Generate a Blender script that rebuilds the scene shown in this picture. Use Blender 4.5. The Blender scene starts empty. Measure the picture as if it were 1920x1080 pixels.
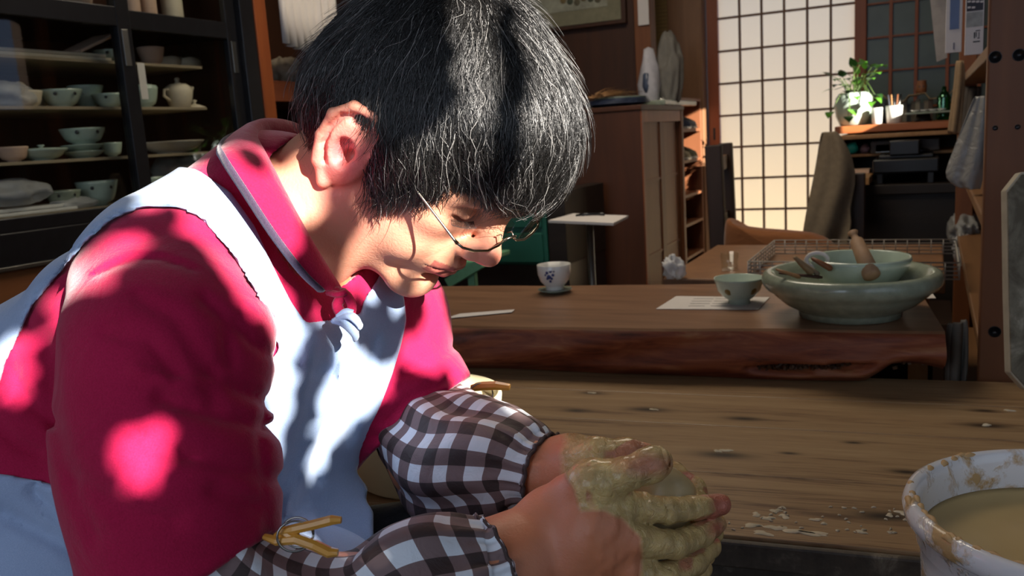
import bpy, math, random
import numpy as np
from mathutils import Vector, Matrix
random.seed(7); RNG = np.random.default_rng(7)
S = bpy.context.scene; COL = S.collection
# ------------------------------------------------------------------ camera
FPX = 1605.0
CAM = np.array([0.0, 0.0, 1.15])
M3 = np.array([[0.89858, -0.01885, 0.43841], [0.43429, 0.18141, -0.88232], [-0.0629, 0.98323, 0.1712]])
cd = bpy.data.cameras.new('camera'); cam = bpy.data.objects.new('camera', cd); COL.objects.link(cam)
cd.sensor_width = 36; cd.lens = 36 * FPX / 1920; cd.clip_start = 0.02
cd.dof.use_dof = True; cd.dof.focus_distance = 0.72; cd.dof.aperture_fstop = 13.0
mw = Matrix.Identity(4)
for i in range(3):
    for j in range(3): mw[i][j] = M3[i][j]
    mw[i][3] = CAM[i]
cam.matrix_world = mw; S.camera = cam
S.view_settings.view_transform = 'Standard'; S.view_settings.look = 'None'
S.view_settings.exposure = 0.0; S.view_settings.gamma = 1; S.view_settings.use_curve_mapping = False
# ------------------------------------------------------------------ light
W_ = bpy.data.worlds.new('sky'); S.world = W_; W_.use_nodes = True
nt = W_.node_tree; bg = nt.nodes['Background']; bg.inputs[0].default_value = (0.50, 0.62, 0.9, 1); bg.inputs[1].default_value = 0.9
SUN_TO = np.array([0.809, -0.470, 0.347]); SUN_TO /= np.linalg.norm(SUN_TO)
sd = bpy.data.lights.new('sun', 'SUN'); sd.energy = 23.0; sd.angle = math.radians(0.38); sd.color = (1.0, 0.93, 0.84)
so = bpy.data.objects.new('sun', sd); COL.objects.link(so)
so.rotation_euler = Vector(SUN_TO).to_track_quat('Z', 'Y').to_euler(); so.location = (6, -2, 4)
def area(name, loc, target, sx, sy, power, col):
    l = bpy.data.lights.new(name, 'AREA'); l.shape = 'RECTANGLE'; l.size = sx; l.size_y = sy; l.energy = power; l.color = col
    o = bpy.data.objects.new(name, l); COL.objects.link(o); o.location = loc
    o.rotation_euler = (Vector(loc) - Vector(target)).to_track_quat('Z', 'Y').to_euler(); return o
area("window_daylight", (1.10, -0.2, 1.65), (-0.6, 0.4, 1.0), 1.8, 1.4, 5.0, (0.72, 0.84, 1.0))
area("rear_window_daylight", (-0.9, -1.58, 1.65), (-0.5, 0.6, 1.0), 1.5, 1.4, 13.0, (0.75, 0.86, 1.0))
area('shoji_sunlit_ground', (-0.75, 5.35, 0.25), (-0.62, 4.5, 0.75), 1.6, 0.8, 26.0, (1.0, 0.72, 0.34))
area('shoji_daylight', (-0.62, 5.5, 2.0), (-0.62, 4.5, 1.4), 1.6, 1.8, 5.0, (1.0, 0.86, 0.66))
area('room_fill', (-0.9, 2.3, 2.55), (-0.9, 2.3, 0), 0.9, 0.9, 22.0, (1.0, 0.86, 0.68))  # added warm fill overhead to lift the dim background, no fitting modelled
# ------------------------------------------------------------------ helpers
def ray(px, py): return np.array([(px - 960) / FPX, (540 - py) / FPX, -1.0])
def P(px, py, d): return CAM + M3 @ (ray(px, py) * d)                     # world point at pixel, depth d
def PC(px, py, d): return ray(px, py) * d                                 # the same in camera axes
def on(px, py, axis, val):                                               # where a sight line meets a world plane
    r = M3 @ ray(px, py); return CAM + r * ((val - CAM[axis]) / r[axis])
def thing(name, label, cat, loc=(0, 0, 0), group=None):
    o = bpy.data.objects.new(name, None); COL.objects.link(o); o.location = loc; o.empty_display_size = .05
    o['label'] = label; o['category'] = cat
    if group: o['group'] = group
    return o
def tag(o, label, cat, group=None):
    o['label'] = label; o['category'] = cat
    if group: o['group'] = group
    return o
def wl(o):
    v = Vector((0, 0, 0))
    while o is not None: v = v + o.location; o = o.parent
    return v
def mk(name, V, F, mat, parent=None, smooth=True, origin=None, label=None, kind=None):
    """one mesh object from world-space vertices; parents are unrotated so only their location is taken off"""
    V = np.asarray(V, dtype=np.float64)
    base = wl(parent) if parent is not None else Vector((0, 0, 0))
    org = Vector(origin) if origin is not None else (base if parent is not None else Vector(V.mean(0)))
    me = bpy.data.meshes.new(name)
    VV = V - np.array(org)
    if isinstance(F, np.ndarray) and F.ndim == 2:
        n, k = F.shape
        me.vertices.add(len(VV)); me.vertices.foreach_set('co', VV.astype(np.float32).ravel())
        me.loops.add(n * k); me.loops.foreach_set('vertex_index', F.astype(np.int32).ravel())
        me.polygons.add(n); me.polygons.foreach_set('loop_start', np.arange(0, n * k, k, dtype=np.int32))
        me.update(calc_edges=True)
    else:
        me.from_pydata(VV.tolist(), [], [list(map(int, f)) for f in F]); me.update()
    me.polygons.foreach_set('use_smooth', [smooth] * len(me.polygons))
    me.materials.append(mat)
    o = bpy.data.objects.new(name, me); COL.objects.link(o)
    if parent is not None: o.parent = parent
    o.location = org - base
    if label: o['label'] = label
    if kind: o['kind'] = kind
    return o
def bevel(o, w=.003, seg=2):
    m = o.modifiers.new('bevel', 'BEVEL'); m.width = w; m.segments = seg; m.limit_method = 'ANGLE'; m.angle_limit = .6; return o
def struct(o): o['kind'] = 'structure'; return o
class MB:
    def __init__(s): s.v = []; s.f = []
    def add(s, V, F):
        n = len(s.v); s.v += [tuple(x) for x in V]; s.f += [tuple(i + n for i in f) for f in F]; return s
    def box(s, lo, hi, rot=0, piv=None):
        x0, y0, z0 = lo; x1, y1, z1 = hi
        V = np.array([(x, y, z) for z in (z0, z1) for y in (y0, y1) for x in (x0, x1)], float)
        if rot:
            p = np.array(piv if piv is not None else [(x0+x1)/2, (y0+y1)/2, 0]); c, q = math.cos(rot), math.sin(rot)
            d = V - np.array([p[0], p[1], 0]); V = np.stack([p[0] + c*d[:,0] - q*d[:,1], p[1] + q*d[:,0] + c*d[:,1], V[:,2]], 1)
        return s.add(V, [(0,2,3,1),(4,5,7,6),(0,1,5,4),(1,3,7,5),(3,2,6,7),(2,0,4,6)])
    def beam(s, a, b, w, h, up=(0,0,1)):
        a = np.array(a, float); b = np.array(b, float); t = b - a; t /= np.linalg.norm(t); u = np.array(up, float); u -= t*(u@t)
        if np.linalg.norm(u) < 1e-3: u = np.array([1., 0, 0]); u -= t*(u@t)
        u /= np.linalg.norm(u); r = np.cross(t, u)
        V = [p + r*w/2*i + u*h/2*j for p in (a, b) for j in (-1, 1) for i in (-1, 1)]
        return s.add(V, [(0,1,3,2),(4,6,7,5),(0,4,5,1),(1,5,7,3),(3,7,6,2),(2,6,4,0)])
    def tube(s, pts, r, n=10, cap=True, flat=1.0):
        pts = [np.array(p, float) for p in pts]; m = len(pts); rr = r if hasattr(r, '__len__') else [r]*m
        up = None; base = len(s.v)
        for i, p in enumerate(pts):
            t = pts[min(i+1, m-1)] - pts[max(i-1, 0)]; t = t/(np.linalg.norm(t)+1e-12)
            if up is None: up = np.cross(t, [0, 0, 1.]) if abs(t[2]) < .9 else np.cross(t, [1., 0, 0])
            up = up - t*(up@t); up /= np.linalg.norm(up)+1e-12; q = np.cross(t, up)
            for k in range(n):
                a = 2*math.pi*k/n; s.v.append(tuple(p + rr[i]*(math.cos(a)*up + flat*math.sin(a)*q)))
        for i in range(m-1):
            for k in range(n):
                a = base+i*n+k; b = base+i*n+(k+1) % n; s.f.append((a, b, b+n, a+n))
        if cap: s.f.append(tuple(base+k for k in reversed(range(n)))); s.f.append(tuple(base+(m-1)*n+k for k in range(n)))
        return s
    def lathe(s, c, prof, n=32, axis=(0, 0, 1), wob=None):
        ax = Vector(axis).normalized(); q = ax.to_track_quat('Z', 'Y').to_matrix(); c = Vector(c); base = len(s.v)
        for (r, z) in prof:
            for k in range(n):
                a = 2*math.pi*k/n; rr = r*(1 + (wob(a, z) if wob else 0)); s.v.append(tuple(c + q @ Vector((rr*math.cos(a), rr*math.sin(a), z))))
        for i in range(len(prof)-1):
            for k in range(n):
                a = base+i*n+k; b = base+i*n+(k+1) % n; s.f.append((a, b, b+n, a+n))
        if prof[0][0] > 1e-4: s.f.append(tuple(base+k for k in reversed(range(n))))
        if prof[-1][0] > 1e-4: s.f.append(tuple(base+(len(prof)-1)*n+k for k in range(n)))
        return s
    def prism(s, poly, d):                                              # 3-D polygon swept by vector d
        n = len(poly); A = [np.array(p, float) for p in poly]; d = np.array(d, float)
        return s.add(A + [a + d for a in A], [tuple(reversed(range(n))), tuple(range(n, 2*n))] + [(i, (i+1) % n, n+(i+1) % n, n+i) for i in range(n)])
    def obj(s, name, mat, parent=None, smooth=False, bev=0, **k):
        o = mk(name, s.v, s.f, mat, parent, smooth, **k)
        if bev: bevel(o, bev)
        return o
def rbox(name, lo, hi, mat, parent=None, bev=.003, rot=0, piv=None, **k):
    return MB().box(lo, hi, rot, piv).obj(name, mat, parent, bev=bev, **k)
def copy_tree(o, parent=None):
    c = o.copy(); COL.objects.link(c); c.parent = parent
    for ch in [x for x in bpy.data.objects if x.parent == o]: copy_tree(ch, c)
    return c
# ------------------------------------------------------------------ materials
def _new(name):
    m = bpy.data.materials.new(name); m.use_nodes = True; t = m.node_tree; return m, t, t.nodes['Principled BSDF']
def rgb(c): return (c[0], c[1], c[2], 1) if len(c) == 3 else c
def s2l(r, g, b):
    f = lambda u: (u/255/12.92) if u/255 <= .04045 else ((u/255+.055)/1.055)**2.4
    return (f(r), f(g), f(b))
def N(t, typ, **k):
    n = t.nodes.new(typ)
    for a, v in k.items(): setattr(n, a, v)
    return n
def ramp(t, src, stops):
    r = N(t, 'ShaderNodeValToRGB'); el = r.color_ramp.elements
    while len(el) < len(stops): el.new(.5)
    for e, (p, c) in zip(el, stops): e.position = p; e.color = rgb(c)
    t.links.new(src, r.inputs[0]); return r
def mix(t, fac, a, b, mode='MIX'):
    m = N(t, 'ShaderNodeMix'); m.data_type = 'RGBA'; m.blend_type = mode
    for inp, v in ((m.inputs[0], fac), (m.inputs[6], a), (m.inputs[7], b)):
        if hasattr(v, 'is_linked') or isinstance(v, bpy.types.NodeSocket): t.links.new(v, inp)
        elif isinstance(v, (int, float)): inp.default_value = v
        else: inp.default_value = rgb(v)
    return m.outputs[2]
def math_(t, op, a, b=None, c=None):
    m = N(t, 'ShaderNodeMath', operation=op)
    for i, v in enumerate((a, b, c)):
        if v is None: continue
        if isinstance(v, bpy.types.NodeSocket): t.links.new(v, m.inputs[i])
        else: m.inputs[i].default_value = v
    return m.outputs[0]
def coords(t, scale=(1, 1, 1), kind='Object', rot=(0, 0, 0)):
    tc = N(t, 'ShaderNodeTexCoord'); mp = N(t, 'ShaderNodeMapping'); mp.inputs['Scale'].default_value = scale; mp.inputs['Rotation'].default_value = rot
    t.links.new(tc.outputs[kind], mp.inputs[0]); return mp.outputs[0]
def noise(t, vec, sc, det=4, rough=.55, dist=0):
    n = N(t, 'ShaderNodeTexNoise'); n.inputs['Scale'].default_value = sc; n.inputs['Detail'].default_value = det
    n.inputs['Roughness'].default_value = rough; n.inputs['Distortion'].default_value = dist; t.links.new(vec, n.inputs['Vector']); return n.outputs[0]
def bumpit(t, b, h, strength=.3, dist=.002):
    bp = N(t, 'ShaderNodeBump'); bp.inputs['Strength'].default_value = strength; bp.inputs['Distance'].default_value = dist
    t.links.new(h, bp.inputs['Height']); t.links.new(bp.outputs[0], b.inputs['Normal'])
def plain(name, c, rough=.5, metal=0, var=.12, sc=30, bump=.0, spec=.5, coat=0):
    m, t, b = _new(name); v = coords(t); n = noise(t, v, sc)
    r = ramp(t, n, [(.3, tuple(x*(1-var) for x in c)), (.7, tuple(min(1, x*(1+var)) for x in c))])
    t.links.new(r.outputs[0], b.inputs['Base Color']); b.inputs['Roughness'].default_value = rough; b.inputs['Metallic'].default_value = metal
    b.inputs['Specular IOR Level'].default_value = spec; b.inputs['Coat Weight'].default_value = coat
    if bump: bumpit(t, b, n, bump)
    return m
def wood(name, c1, c2, axis='x', sc=14, rough=.5, bump=.15, spec=.4, stretch=12):
    m, t, b = _new(name); s = {'x': (1, stretch, stretch), 'y': (stretch, 1, stretch), 'z': (stretch, stretch, 1)}[axis]
    v = coords(t, s); n = noise(t, v, sc/6, 6, .6, .6); n2 = noise(t, coords(t), 3, 3)
    r = ramp(t, n, [(.25, c1), (.5, tuple((p+q)/2 for p, q in zip(c1, c2))), (.72, c2)])
    k = mix(t, n2, r.outputs[0], tuple(p*.62 for p in c1)); mm = mix(t, .55, r.outputs[0], k)
    t.links.new(mm, b.inputs['Base Color']); b.inputs['Roughness'].default_value = rough; b.inputs['Specular IOR Level'].default_value = spec
    bumpit(t, b, n, bump, .001); return m
def glassy(name, c=(1, 1, 1), rough=.0, mixf=.9, tint=None):
    m, t, b = _new(name); t.nodes.remove(b); out = t.nodes['Material Output']
    tr = N(t, 'ShaderNodeBsdfTransparent'); tr.inputs[0].default_value = rgb(tint or (.93, .97, .96)); gl = N(t, 'ShaderNodeBsdfGlossy'); gl.inputs['Roughness'].default_value = rough; gl.inputs[0].default_value = rgb(c)
    fr = N(t, 'ShaderNodeFresnel'); gmt = N(t, 'ShaderNodeNewGeometry'); t.links.new(math_(t, 'ADD', 1.5, math_(t, 'MULTIPLY', gmt.outputs['Backfacing'], 1/1.5-1.5)), fr.inputs[0]); ms = N(t, 'ShaderNodeMixShader')
    if mixf < .9:
        f2 = math_(t, 'MAXIMUM', fr.outputs[0], 1-mixf); t.links.new(f2, ms.inputs[0])
    else: t.links.new(fr.outputs[0], ms.inputs[0])
    t.links.new(tr.outputs[0], ms.inputs[1]); t.links.new(gl.outputs[0], ms.inputs[2]); t.links.new(ms.outputs[0], out.inputs[0]); return m
def paper(name, c, trans=.5, rough=.9):
    m, t, b = _new(name); out = t.nodes['Material Output']; tl = N(t, 'ShaderNodeBsdfTranslucent'); tl.inputs[0].default_value = rgb(c)
    b.inputs['Base Color'].default_value = rgb(c); b.inputs['Roughness'].default_value = rough
    ms = N(t, 'ShaderNodeMixShader'); ms.inputs[0].default_value = trans; t.links.new(b.outputs[0], ms.inputs[1]); t.links.new(tl.outputs[0], ms.inputs[2]); t.links.new(ms.outputs[0], out.inputs[0]); return m
def plastic_bag(name, c, alpha=.5):
    m, t, b = _new(name); v = coords(t); n = noise(t, v, 35, 5, .6, 1.5); b.inputs['Base Color'].default_value = rgb(c); b.inputs['Roughness'].default_value = .28
    b.inputs['Alpha'].default_value = alpha; bumpit(t, b, n, .9, .006); return m
# ------------------------------------------------------------------ implicit modelling
class Grid:
    def __init__(s, lo, hi, res):
        s.lo = np.array(lo, np.float32); s.res = res; s.n = np.ceil((np.array(hi) - s.lo) / res).astype(int) + 1
        s.F = np.full(tuple(s.n), 1.0, np.float32)
        s.ax = [(s.lo[i] + res*np.arange(s.n[i])).astype(np.float32) for i in range(3)]
    def sub(s, lo, hi):
        a = np.clip(np.floor((np.array(lo) - s.lo)/s.res).astype(int), 0, s.n); b = np.clip(np.ceil((np.array(hi) - s.lo)/s.res).astype(int) + 1, 0, s.n)
        if (b <= a).any(): return None
        sl = tuple(slice(a[i], b[i]) for i in range(3))
        X = s.ax[0][sl[0]][:, None, None]; Y = s.ax[1][sl[1]][None, :, None]; Z = s.ax[2][sl[2]][None, None, :]
        return sl, X, Y, Z
    def put(s, sl, d, k, op):
        F = s.F[sl]
        if op == 'u':
            if k > 0: h = np.maximum(k - np.abs(F - d), 0)/k; s.F[sl] = np.minimum(F, d) - h*h*k*.25
            else: s.F[sl] = np.minimum(F, d)
        elif op == 's':
            d = -d
            if k > 0: h = np.maximum(k - np.abs(F - d), 0)/k; s.F[sl] = np.maximum(F, d) + h*h*k*.25
            else: s.F[sl] = np.maximum(F, d)
    def cone(s, a, b, r1, r2, k=.01, op='u'):
        a = np.array(a, np.float32); b = np.array(b, np.float32); m = max(r1, r2) + k + 4*s.res
        q = s.sub(np.minimum(a, b) - m, np.maximum(a, b) + m)
        if q is None: return
        sl, X, Y, Z = q; ba = b - a; L = float(ba@ba) + 1e-12
        t = np.clip(((X-a[0])*ba[0] + (Y-a[1])*ba[1] + (Z-a[2])*ba[2])/L, 0, 1)
        d = np.sqrt((X-a[0]-t*ba[0])**2 + (Y-a[1]-t*ba[1])**2 + (Z-a[2]-t*ba[2])**2) - (r1 + (r2-r1)*t)
        s.put(sl, d, k, op)
    def ell(s, c, r, axes=None, k=.01, op='u'):
        c = np.array(c, np.float32); r = np.array(r, np.float32); A = np.eye(3) if axes is None else np.array(axes)   # columns = axes
        m = r.max() + k + 4*s.res; q = s.sub(c - m, c + m)
        if q is None: return
        sl, X, Y, Z = q; X = X-c[0]; Y = Y-c[1]; Z = Z-c[2]
        u = [(X*A[0, i] + Y*A[1, i] + Z*A[2, i]) for i in range(3)]
        k0 = np.sqrt(sum((u[i]/r[i])**2 for i in range(3))); k1 = np.sqrt(sum((u[i]/r[i]**2)**2 for i in range(3))) + 1e-6
        s.put(sl, k0*(k0-1)/k1, k, op)
    def chain(s, pts, rs, k=.008, op='u'):
        for i in range(len(pts)-1): s.cone(pts[i], pts[i+1], rs[i], rs[i+1], k, op)
    def coordsF(s): return s.ax[0][:, None, None], s.ax[1][None, :, None], s.ax[2][None, None, :]
    def mesh(s, F=None): return nets(s.F if F is None else F, s.lo, s.res)
def nets(F, lo, res):
    """naive surface nets -> (verts, quads)"""
    n = np.array(F.shape); I = F < 0
    c = [I[dx:n[0]-1+dx, dy:n[1]-1+dy, dz:n[2]-1+dz] for dx in (0, 1) for dy in (0, 1) for dz in (0, 1)]
    a = c[0].copy(); o = c[0].copy()
    for q in c[1:]: a &= q; o |= q
    act = np.argwhere(o & ~a)
    idx = np.full(tuple(n-1), -1, np.int32); idx[tuple(act.T)] = np.arange(len(act))
    corners = [(dx, dy, dz) for dx in (0, 1) for dy in (0, 1) for dz in (0, 1)]
    val = {q: F[act[:, 0]+q[0], act[:, 1]+q[1], act[:, 2]+q[2]] for q in corners}
    acc = np.zeros((len(act), 3)); cnt = np.zeros(len(act))
    for i, p in enumerate(corners):
        for q in corners[i+1:]:
            if sum(abs(p[j]-q[j]) for j in range(3)) != 1: continue
            A, B = val[p], val[q]; m = (A < 0) != (B < 0); t = np.where(m, A/np.where(m, A-B, 1), 0)
            pp = np.array(p, float)[None] + t[:, None]*(np.array(q, float) - np.array(p, float))[None]
            acc += pp*m[:, None]; cnt += m
    V = (act + acc/cnt[:, None])*res + lo
    quads = []
    for ax in range(3):
        o1, o2 = [(1, 2), (2, 0), (0, 1)][ax]
        sl0 = [slice(1, n[i]-1) for i in range(3)]; sl0[ax] = slice(0, n[ax]-1); sl1 = list(sl0); sl1[ax] = slice(1, n[ax])
        A = I[tuple(sl0)]; B = I[tuple(sl1)]
        for flip in (False, True):
            e = np.argwhere((A & ~B) if not flip else (~A & B))
            if len(e) == 0: continue
            e[:, o1] += 1; e[:, o2] += 1
            def g(d1, d2):
                w = e.copy(); w[:, o1] -= d1; w[:, o2] -= d2; return idx[w[:, 0], w[:, 1], w[:, 2]]
            q = np.stack([g(1, 1), g(0, 1), g(0, 0), g(1, 0)], 1)
            quads.append(q if not flip else q[:, ::-1])
    Q = np.concatenate(quads); Q = Q[(Q >= 0).all(1)]
    return V, Q
def relax(V, Q, it=2, lam=.5):
    E = np.concatenate([Q[:, [0, 1]], Q[:, [1, 2]], Q[:, [2, 3]], Q[:, [3, 0]]])
    n = len(V); deg = np.bincount(E.ravel(), minlength=n).astype(float)[:, None] + 1e-9
    for _ in range(it):
        for l in (lam, -lam*1.04):
            A = np.zeros_like(V)
            for k in range(3): A[:, k] = np.bincount(E[:, 0], V[E[:, 1], k], n) + np.bincount(E[:, 1], V[E[:, 0], k], n)
            V = V + l*(A/deg - V)
    return V
def nz(X, Y, Z, sc, seed=0, oct=3):
    r = np.random.default_rng(seed); out = 0; amp = 1
    for o in range(oct):
        for _ in range(4):
            d = r.normal(size=3); d *= sc*(1.9**o)/np.linalg.norm(d); out = out + amp*np.sin(d[0]*X + d[1]*Y + d[2]*Z + r.uniform(0, 6.28))
        amp *= .5
    return out*.25
def c2w(V): return CAM + np.asarray(V)@M3.T
def vcol(o, name, vals):
    a = o.data.color_attributes.new(name, 'FLOAT_COLOR', 'POINT'); A = np.ones((len(o.data.vertices), 4), np.float32); A[:, :3] = vals; a.data.foreach_set('color', A.ravel())
def inpoly(px, py, poly):
    """signed distance in pixels to a polygon (negative inside)"""
    px = np.asarray(px); py = np.asarray(py); d2 = np.full(np.broadcast(px, py).shape, 1e12, np.float32); s = np.ones(d2.shape, bool)
    n = len(poly)
    for i in range(n):
        x0, y0 = poly[i]; x1, y1 = poly[i-1]; ex, ey = x1-x0, y1-y0; wx, wy = px-x0, py-y0
        t = np.clip((wx*ex+wy*ey)/(ex*ex+ey*ey+1e-9), 0, 1); d2 = np.minimum(d2, (wx-t*ex)**2 + (wy-t*ey)**2)
        c1 = py >= y0; c2 = py < y1; c3 = ex*wy > ey*wx
        s = np.where((c1 & c2 & c3) | (~c1 & ~c2 & ~c3), ~s, s)
    return np.where(s, 1, -1)*np.sqrt(d2)
def smooth_poly(pts, it=2):
    p = np.array(pts, float)
    for _ in range(it):
        q = np.roll(p, -1, 0); p = np.stack([.75*p + .25*q, .25*p + .75*q], 1).reshape(-1, 2)
    return [tuple(x) for x in p]
# ------------------------------------------------------------------ materials of the room
BROWN = wood('dark_brown_board', s2l(58, 34, 20), s2l(84, 48, 27), 'z', 12, .55, .1); BROWNX = wood('brown_panel', s2l(66, 37, 22), s2l(92, 52, 30), 'z', 8, .5, .08)
ORANGE = wood('orange_cedar', s2l(132, 66, 32), s2l(170, 92, 48), 'z', 14, .45, .1); ORANGEX = wood('orange_cedar_flat', s2l(146, 80, 42), s2l(186, 112, 62), 'x', 14, .45, .1)
TAN = wood('tan_pine', s2l(150, 108, 68), s2l(186, 142, 94), 'y', 14, .55, .1); POSTW = wood('reddish_post', s2l(104, 60, 32), s2l(136, 82, 44), 'z', 9, .5, .1); POSTL = wood('pale_post', s2l(120, 84, 56), s2l(150, 108, 74), 'z', 9, .5, .1)
BLACKW = plain('black_lacquer', (.010, .010, .012), .28, 0, .2, 40, .02); DARKW = wood('near_black_wood', (.012, .008, .006), (.03, .019, .013), 'x', 10, .5, .1)
CEL = plain('celadon_glaze', s2l(176, 192, 176), .22, 0, .08, 40, .0, .5, .3); CEL2 = plain('grey_celadon_glaze', s2l(142, 152, 134), .25, 0, .14, 60, .05, .5, .3); CREAM = plain('cream_bisque', s2l(208, 196, 172), .6, 0, .06, 40); PINKC = plain('pinkish_bisque', s2l(200, 168, 146), .7, 0, .06, 40)
PORC = plain('white_porcelain', s2l(214, 212, 204), .22, 0, .04, 40, 0, .5, .3); COBALT = plain('cobalt_brushwork', s2l(40, 52, 104), .3); IRON = plain('iron_spot', (.008, .008, .010), .35); OCHRE = plain('ochre_spot', s2l(118, 96, 40), .4)
PAPERW = plain('white_paper', s2l(214, 208, 204), .8, 0, .03, 20); INK = plain('print_ink', s2l(120, 118, 130), .8); INKD = plain('dark_ink', s2l(52, 54, 62), .7); SHEETB = plain('blue_print', s2l(92, 112, 150), .6)
SHELFW = wood('pale_shelf_board', s2l(140, 124, 100), s2l(176, 160, 132), 'y', 10, .6, .05); STEEL = plain('grey_steel', s2l(150, 150, 146), .35, 1, .05); CHROME = plain('bright_wire', s2l(210, 208, 200), .3, .3, .05); WIREG = plain('grey_wire', s2l(170, 164, 152), .4, .0)
GREENP = plain('teal_paint', s2l(28, 92, 76), .5, 0, .1, 12); GREENL = plain('light_green_paint', s2l(104, 160, 120), .5); RUST = mat_cloth('rust_upholstery', s2l(130, 82, 50), s2l(156, 100, 62)) if 'mat_cloth' in globals() else None
WALLM = plain('brown_plaster', s2l(96, 70, 48), .9, 0, .1, 8, .1); FLOORM = wood('floor_boards', s2l(60, 40, 26), s2l(84, 58, 38), 'y', 8, .5, .1); CEILM = wood('ceiling_boards', s2l(90, 66, 44), s2l(110, 82, 56), 'x', 8, .7, .05)
SHOJI = paper('shoji_paper', (.82, .76, .64), .66); LATT = wood('lattice_wood', s2l(96, 62, 38), s2l(126, 84, 52), 'z', 20, .5, .05); GLASSW = glassy('cabinet_glass', (.9, .95, 1), .02, .9, (.90, .93, .92)); DGLASS = plain('frosted_dark_glass', s2l(70, 80, 68), .35, 0, .25, 4); CLEAR = glassy('clear_glass', tint=(.95, .97, .96))
BAG = plastic_bag('clear_plastic_film', (.62, .62, .62), .45); BAGW = plastic_bag('milky_plastic', (.30, .30, .29), .82); GCLOTH = plain('grey_cloth', s2l(120, 116, 108), .9, 0, .1, 40, .2); BEIGEC = plain('beige_grey_cloth', s2l(120, 106, 86), .9, 0, .12, 60, .3); TANC = plain('tan_cloth', s2l(142, 118, 88), .9, 0, .1, 60, .2)
LEAFM, _t, _b = _new('plant_leaf'); _b.inputs['Base Color'].default_value = rgb(s2l(84, 140, 44)); _b.inputs['Roughness'].default_value = .4; LEAFD = plain('dark_leaf', s2l(34, 66, 26), .45); STEM = plain('stem_green', s2l(84, 110, 50), .6)
# ------------------------------------------------------------------ room shell
struct(rbox('floor', (-2.7, -1.7, -.05), (1.3, 6.2, 0), FLOORM, bev=0)); struct(rbox('ceiling', (-2.7, -1.7, 2.7), (1.3, 4.6, 2.78), CEILM, bev=0))
struct(rbox('wall_left', (-2.70, -1.7, 0), (-2.58, 4.6, 2.7), BROWN, bev=0)); struct(rbox('wall_alcove', (-2.58, 4.02, 0), (-1.25, 4.10, 2.7), BROWN, bev=0))
wb = MB(); wb.box((-2.58, 4.56, 0), (-1.21, 4.64, 2.7)); wb.box((-1.21, 4.56, 1.95), (1.2, 4.64, 2.7)); wb.box((.55, 4.56, 0), (1.2, 4.64, 1.95)); struct(wb.obj('wall_back', WALLM))
# right wall in two steps, with the sun window and an unseen slot added to light the desk
wr = MB(); YA, YB, ZA, ZB = 3.20, 3.44, 1.50, 2.02
wr.box((.70, 1.38, 0), (.78, YA, 2.7)); wr.box((.70, YB, 0), (.78, 4.56, 2.7)); wr.box((.70, YA, 0), (.78, YB, ZA)); wr.box((.70, YA, ZB), (.78, YB, 2.7)); wr.box((.78, 1.38, 0), (1.22, 1.46, 2.7)); struct(wr.obj('wall_right', WALLM))
wf = MB(); W0, W1, Z0, Z1 = -1.30, 1.0, .80, 2.42
wf.box((1.14, -1.7, 0), (1.22, W0, 2.7)); wf.box((1.14, W1, 0), (1.22, 1.38, 2.7)); wf.box((1.14, W0, 0), (1.22, W1, Z0)); wf.box((1.14, W0, Z1), (1.22, W1, 2.7)); struct(wf.obj('wall_right_front', WALLM))
wn = MB()
wn.box((-2.58, -1.7, 0), (-1.75, -1.62, 2.7)); wn.box((-.1, -1.7, 0), (1.14, -1.62, 2.7)); wn.box((-1.75, -1.7, 0), (-.1, -1.62, .9)); wn.box((-1.75, -1.7, 2.4), (-.1, -1.62, 2.7)); struct(wn.obj('wall_front', WALLM))
w1 = struct(rbox('window_1', (1.15, W0, Z0-.04), (1.21, W1, Z0+.005), ORANGE)); rbox('window_frame', (1.15, W0, Z1-.03), (1.21, W1, Z1+.01), ORANGE, w1)
for y in (W0, W1-.04): rbox('window_frame', (1.15, y, Z0), (1.21, y+.04, Z1), ORANGE, w1)
w2 = struct(rbox('window_2', (-1.75, -1.69, .86), (-.1, -1.63, .905), ORANGE))
for x in (-1.75, -.94, -.14): rbox('window_frame', (x, -1.69, .9), (x+.04, -1.63, 2.4), ORANGE, w2)
# ------------------------------------------------------------------ shoji screen and glazed lattice door behind the desk
sx0, sx1 = -.985, -.341; yS = 4.50
d1 = struct(rbox('door_1', (sx0-.055, yS-.01, 0), (sx0, yS+.03, 1.93), ORANGE)); rbox('door_stile', (sx1, yS-.02, 0), (sx1+.052, yS+.03, 1.93), ORANGE, d1); rbox('door_rail', (sx0, yS-.01, .02), (sx1, yS+.03, .30), ORANGE, d1); rbox('door_rail', (sx0, yS-.01, 1.90), (sx1, yS+.03, 1.95), ORANGE, d1)
cw = (sx1-sx0)/6; zr = [on(1385, y, 1, yS)[2] for y in (393, 335, 276, 215, 154, 93, 31)]; stp = (zr[-1]-zr[0])/6; zs = [zr[0]+stp*k for k in range(-4, 9) if .28 < zr[0]+stp*k < 1.95]; zs = [.30] + zs + [1.90]
for i in range(len(zs)-1):
    for k in range(6):
        a, b = sx0+cw*k+.002, sx0+cw*(k+1)-.002; mk('paper_pane', [(a, yS+.012, zs[i]+.002), (b, yS+.012, zs[i]+.002), (b, yS+.012, zs[i+1]-.002), (a, yS+.012, zs[i+1]-.002)], [(0, 1, 2, 3)], SHOJI, d1, False)
for k in range(1, 6): rbox('lattice_bar', (sx0+cw*k-.0055, yS-.004, .30), (sx0+cw*k+.0055, yS+.010, 1.9), LATT, d1, .001)
for z in zs[1:-1]: rbox('lattice_bar', (sx0, yS-.003, z-.0055), (sx1, yS+.010, z+.0055), LATT, d1, .001)
rbox('finger_pull', (sx0-.033, yS-.013, 1.08), (sx0-.022, yS-.009, 1.14), BLACKW, d1, .001)
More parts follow.
